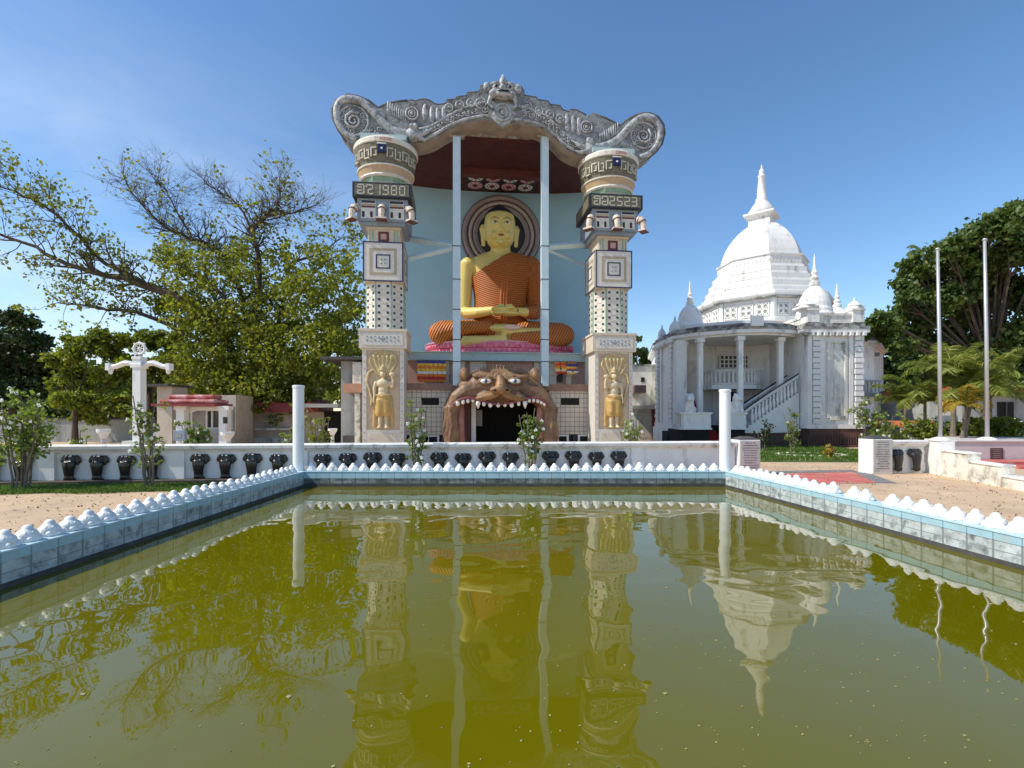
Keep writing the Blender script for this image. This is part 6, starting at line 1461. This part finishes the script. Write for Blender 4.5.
# the big mango on the right
mg = [(872, 336, 12), (880, 330, 15), (893, 318, 16), (1018, 212, 14), (1000, 222, 16), (952, 250, 14), (905, 285, 12), (915, 272, 12), (975, 232, 12), (905, 300, 15), (900, 335, 16), (918, 318, 20), (925, 285, 18), (945, 262, 18), (965, 245, 18), (985, 228, 18), (1008, 218, 16), (1030, 215, 22), (940, 300, 24), (965, 280, 24), (990, 260, 26), (1015, 250, 26), (1045, 245, 28), (925, 345, 16), (950, 335, 22), (975, 315, 26), (1000, 295, 26), (1030, 285, 28), (1060, 285, 30), (985, 350, 24), (1010, 335, 26), (1040, 325, 28), (870, 350, 8), (960, 360, 16), (1005, 372, 20), (1035, 365, 24), (1070, 340, 30), (1065, 380, 24), (915, 262, 9), (900, 352, 10), (1080, 250, 30), (890, 372, 14), (915, 368, 16), (940, 372, 18), (895, 395, 14), (925, 395, 16), (955, 395, 18), (985, 385, 18), (1015, 395, 18)]
crown_tree('mango_tree', 'huge dark green mango tree rising behind the flagpoles', (XW(990, 38), 38, 0), 5, .55, clump_px(mg, 38, 3.0)+clump_px([(871, 331, 10), (886, 338, 12), (879, 320, 9), (900, 342, 12), (893, 326, 10)], 29, .5), 'leaf_mango', .32, 800)
# palms
def palm(t, b3, h, r_, nf, fl, leafm='leaf_palm', lean=(0, 0), droop=1.0, up=1.0):
    bx_, by_, bz_ = b3; b = MB(); P = [(bx_+lean[0]*q, by_+lean[1]*q, bz_+h*q) for q in (0, .25, .5, .75, 1)]
    b.tube(P, [r_*1.3, r_, r_, r_*.95, r_*.8], 8); b.build('trunk', 'bark_pale', t, b3)
    top = Vector(P[-1]); C = []; D = []; rb = MB()
    for i in range(nf):
        a = 2*PI*i/nf+random.uniform(-.25, .25); el = random.uniform(.45, 1.45)*up; n = 16; p = top.copy(); d = Vector((math.cos(a)*math.cos(el), math.sin(a)*math.cos(el), math.sin(el))); pts = [tuple(p)]
        L_ = fl*random.uniform(.8, 1.1)
        for j in range(n):
            p = p+d*L_/n; d = (d+Vector((0, 0, -.13*droop*(.4+j/n)))).normalized(); pts.append(tuple(p))
            if j > 1:
                side = d.cross(Vector((0, 0, 1))).normalized(); w_ = math.sin(PI*min(1, (j+1)/(n+1)))*.9+.15
                for s_ in (-1, 1):
                    for q in (0, .2, .4, .6, .8):
                        ld = (side*s_*.9+d*.55+Vector((0, 0, -.35))).normalized(); c_ = Vector(pts[-2]).lerp(p, q)+ld*fl*.13*w_; C.append(tuple(c_)); D.append(tuple(ld*1.0))
        rb.tube(pts, [.03*(1-.8*j/n) for j in range(n+1)], 4)
    rb.build('frond_ribs', 'leaf_palm', t, b3)
    o = leaves('fronds', C, fl*.27, leafm, t, b3, jitter=.25, aspect=.04, dirs=np.array(D)*3)
    return o
def palm_thing(lab, px, z, pyt, fl, nf, leafm='leaf_palm', lean=(0, 0), gz=.78, r_=.1, name='palm', droop=1.0):
    x = XW(px, z); h = HW(pyt, z)-gz; t = thing(name, lab, 'palm', (x, z, gz), group='palms on the terrace'); palm(t, (x, z, gz), h, r_, nf, fl, leafm, lean, droop)
palm_thing('tall middle palm of the terrace with a pale ringed trunk', 953, 20.0, 380, 1.9, 16, lean=(.05, 0), r_=.085)
palm_thing('palm with arching fronds right of the middle palm', 965, 19.4, 396, 1.8, 14, lean=(.25, 0), r_=.06)
palm_thing('low yellowing palm leaning between the flagpoles', 962, 18.7, 408, 1.25, 9, 'leaf_yel', lean=(.15, 0), r_=.05, droop=1.9)
palm_thing('bushy palm with wide fronds left of the nearer flagpole', 925, 21.5, 402, 1.9, 13, r_=.06)
palm_thing('palm with drooping fronds before the grey house', 990, 21.0, 398, 2.2, 14, r_=.07, droop=1.3)
palm_thing('small palm with stiff fronds above the kiosk', 905, 22.5, 404, 1.5, 11, r_=.05)
palm_thing('coconut palm top showing above the mango tree', 927, 42, 268, 2.6, 16, gz=0, r_=.2, name='coconut_palm', droop=1.6)
# shrubs with flowers
def shrub(lab, px, z, pyt, wpx, stems=5, flowers=14, nl=420, name='flowering_shrub', lm='leaf_shrub', ls=.085, gz=0.0, px_low=None, grp='flowering shrubs round the elephant wall', bare=.3, fc='petal'):
    x = XW(px, z); top = HW(pyt, z)-gz; wd = wpx*z/F/2; t = thing(name, lab, 'shrub', (x, z, gz), group=grp); b = MB(); L_ = []; FP = []
    for i in range(stems):
        a = random.uniform(0, 2*PI); tx_ = wd*random.uniform(.2, .95)*math.cos(a); ty_ = wd*random.uniform(.2, .9)*math.sin(a); hh = top*random.uniform(.7, 1.0) if i else top
        P = []; 
        s0 = random.uniform(.1, .45)
        for j in range(6): q = j/5; P.append((tx_*(s0+(1-s0)*q**1.2)+random.gauss(0, .02), ty_*(s0+(1-s0)*q**1.2)+random.gauss(0, .02), hh*q))
        b.tube(P, [.022*(1-.7*j/5)+.004 for j in range(6)], 5)
        for _ in range(9):
            q = random.uniform(bare, 1); k = int(q*5*.999); f_ = q*5-k; p0 = Vector(P[k]).lerp(Vector(P[min(5, k+1)]), f_); d = Vector((random.gauss(0, 1), random.gauss(0, 1), random.uniform(.2, 1.3))).normalized()*wd*random.uniform(.25, .6); p1 = p0+d
            b.tube([tuple(p0), tuple(p0.lerp(p1, .5)+Vector((0, 0, .02))), tuple(p1)], [.009, .007, .004], 4); m_ = max(3, int(nl/(stems*9)))
            L_.append(ballpts(tuple(p0.lerp(p1, .75)), random.uniform(.06, .13)*max(.8, wd*2.2), m_, 1, .1)); FP.append(tuple(p1))
    b.build('stems', 'bark_pale', t, (0, 0, 0)); leaves('foliage', np.concatenate(L_), ls, lm, t, (0, 0, 0))
    random.shuffle(FP)
    if flowers:
        f = MB()
        for p in FP[:flowers]:
            for k in range(5):
                a = 2*PI*k/5+random.random(); q = .026; f.ell((p[0]+q*math.cos(a), p[1]-.03+random.gauss(0, .01), p[2]+.03+q*math.sin(a)), (.022, .012, .022), n=5, m=4)
        f.build('flowers', fc, t, (0, 0, 0))
    return t
shrub('tall flowering shrub before the elephant wall at the left edge', 22, 10.95, 396, 62, 9, 22, 1500, ls=.085)
shrub('slender flowering shrub before the elephant wall below the wheel pillar', 151, 11.2, 396, 40, 6, 16, 420, ls=.08)
shrub('flowering shrub growing below the left pillar of the shrine', 417, 12.3, 392, 26, 6, 16, 520, bare=.25, ls=.07)
shrub('small leafy shrub in front of the lion mouth doorway', 531, 12.5, 408, 30, 6, 14, 620, bare=.3, ls=.075)
shrub('flowering shrub behind the wall below the right pillar', 634, 15.5, 418, 34, 6, 12, 420, bare=.2)
shrub('yellow green shrub behind the left corner post', 318, 17, 415, 34, 6, 3, 500, lm='leaf_mid', bare=.2)
shrub('small flowering shrub left of the left corner post', 292, 16, 420, 26, 5, 8, 380, bare=.2)
shrub('white flowered bush in front of the pavilion window', 196, 17.5, 424, 36, 7, 18, 800, bare=.1, ls=.11)
shrub('low shrub behind the wall left of the stone bowl', 80, 16, 430, 26, 5, 8, 420, bare=.1)
shrub('young rose shrub on the lawn before the stupa stairs', 795, 21.3, 413, 24, 5, 9, 420, bare=.15, grp='garden shrubs before the hall')
shrub('low dark shrub at the foot of the curved stairs', 765, 22.8, 424, 22, 6, 4, 420, lm='leaf_dk', bare=.1, grp='garden shrubs before the hall')
shrub('small yellow green plant on the lawn', 830, 18.6, 446, 13, 6, 0, 300, lm='leaf_yel', bare=.0, grp='garden shrubs before the hall', ls=.09)
shrub('white flowered shrub beside the short elephant wall', 876, 17.5, 402, 44, 8, 26, 900, ls=.11, bare=.2, grp='garden shrubs before the hall')
shrub('rounded green bush behind the short elephant wall', 898, 18.5, 430, 30, 8, 10, 900, ls=.11, bare=.0, lm='leaf_mid', grp='garden shrubs before the hall')
for px, z, lab in ((985, 20.5, 'clipped green bush below the right flagpole'), (1006, 20.3, 'clipped green bush before the grey house window'), (968, 20.6, 'green bush at the foot of the palms'), (925, 20.8, 'green bush under the orange kiosk roof')):
    shrub(lab, px, z, 424, 40, 9, 0, 1500, lm='leaf_mid', bare=.0, ls=.12, gz=.6, grp='bushes on the terrace', name='bush')
# stones edging the garden beds
st_ = MB()
for i in range(26):
    a = 2*PI*i/26; x = XW(803, 20.8)+1.25*math.cos(a); y = 20.3+.9*math.sin(a)
    st_.ell((x, y, .05), (random.uniform(.08, .13), random.uniform(.06, .09), .045), n=7, m=5)
tag(st_.build('bed_edging', 'ruin', org=(XW(803, 20.8), 20.3, 0)), 'ring of pale stones round the rose shrub bed', 'stones')
b = MB()
for i in range(16):
    a = 2*PI*i/16; b.ell((XW(830, 18.6)+.5*math.cos(a), 18.6+.3*math.sin(a), .02), (.09, .06, .04), n=7, m=5)
tag(b.build('bed_edging', 'ruin', org=(XW(830, 18.6), 18.6, 0)), 'ring of pale stones round the small yellow plant', 'stones')
# dark hedge behind the gate garden, and far tree belt closing the horizon
def belt(name, lab, x0, x1, y, h, n, lm, ls):
    P = np.stack([np.random.uniform(x0, x1, n), y+np.random.uniform(-2, 2, n), h*np.random.uniform(0, 1, n)**.7*(1+.25*np.sin(np.linspace(0, 40, n)))], 1)
    return tag(leaves(name, P, ls, lm), lab, None, None, 'stuff')
belt('distant_trees', 'distant mass of trees closing the horizon on the left', -75, -22, 60, 6.5, 16000, 'leaf_mango', .7)
belt('distant_trees', 'distant mass of trees closing the horizon on the right', 20, 90, 60, 8, 16000, 'leaf_mango', .7)
belt('distant_trees', 'distant mass of trees behind the shrine', -22, 20, 66, 5.5, 12000, 'leaf_mango', .7)
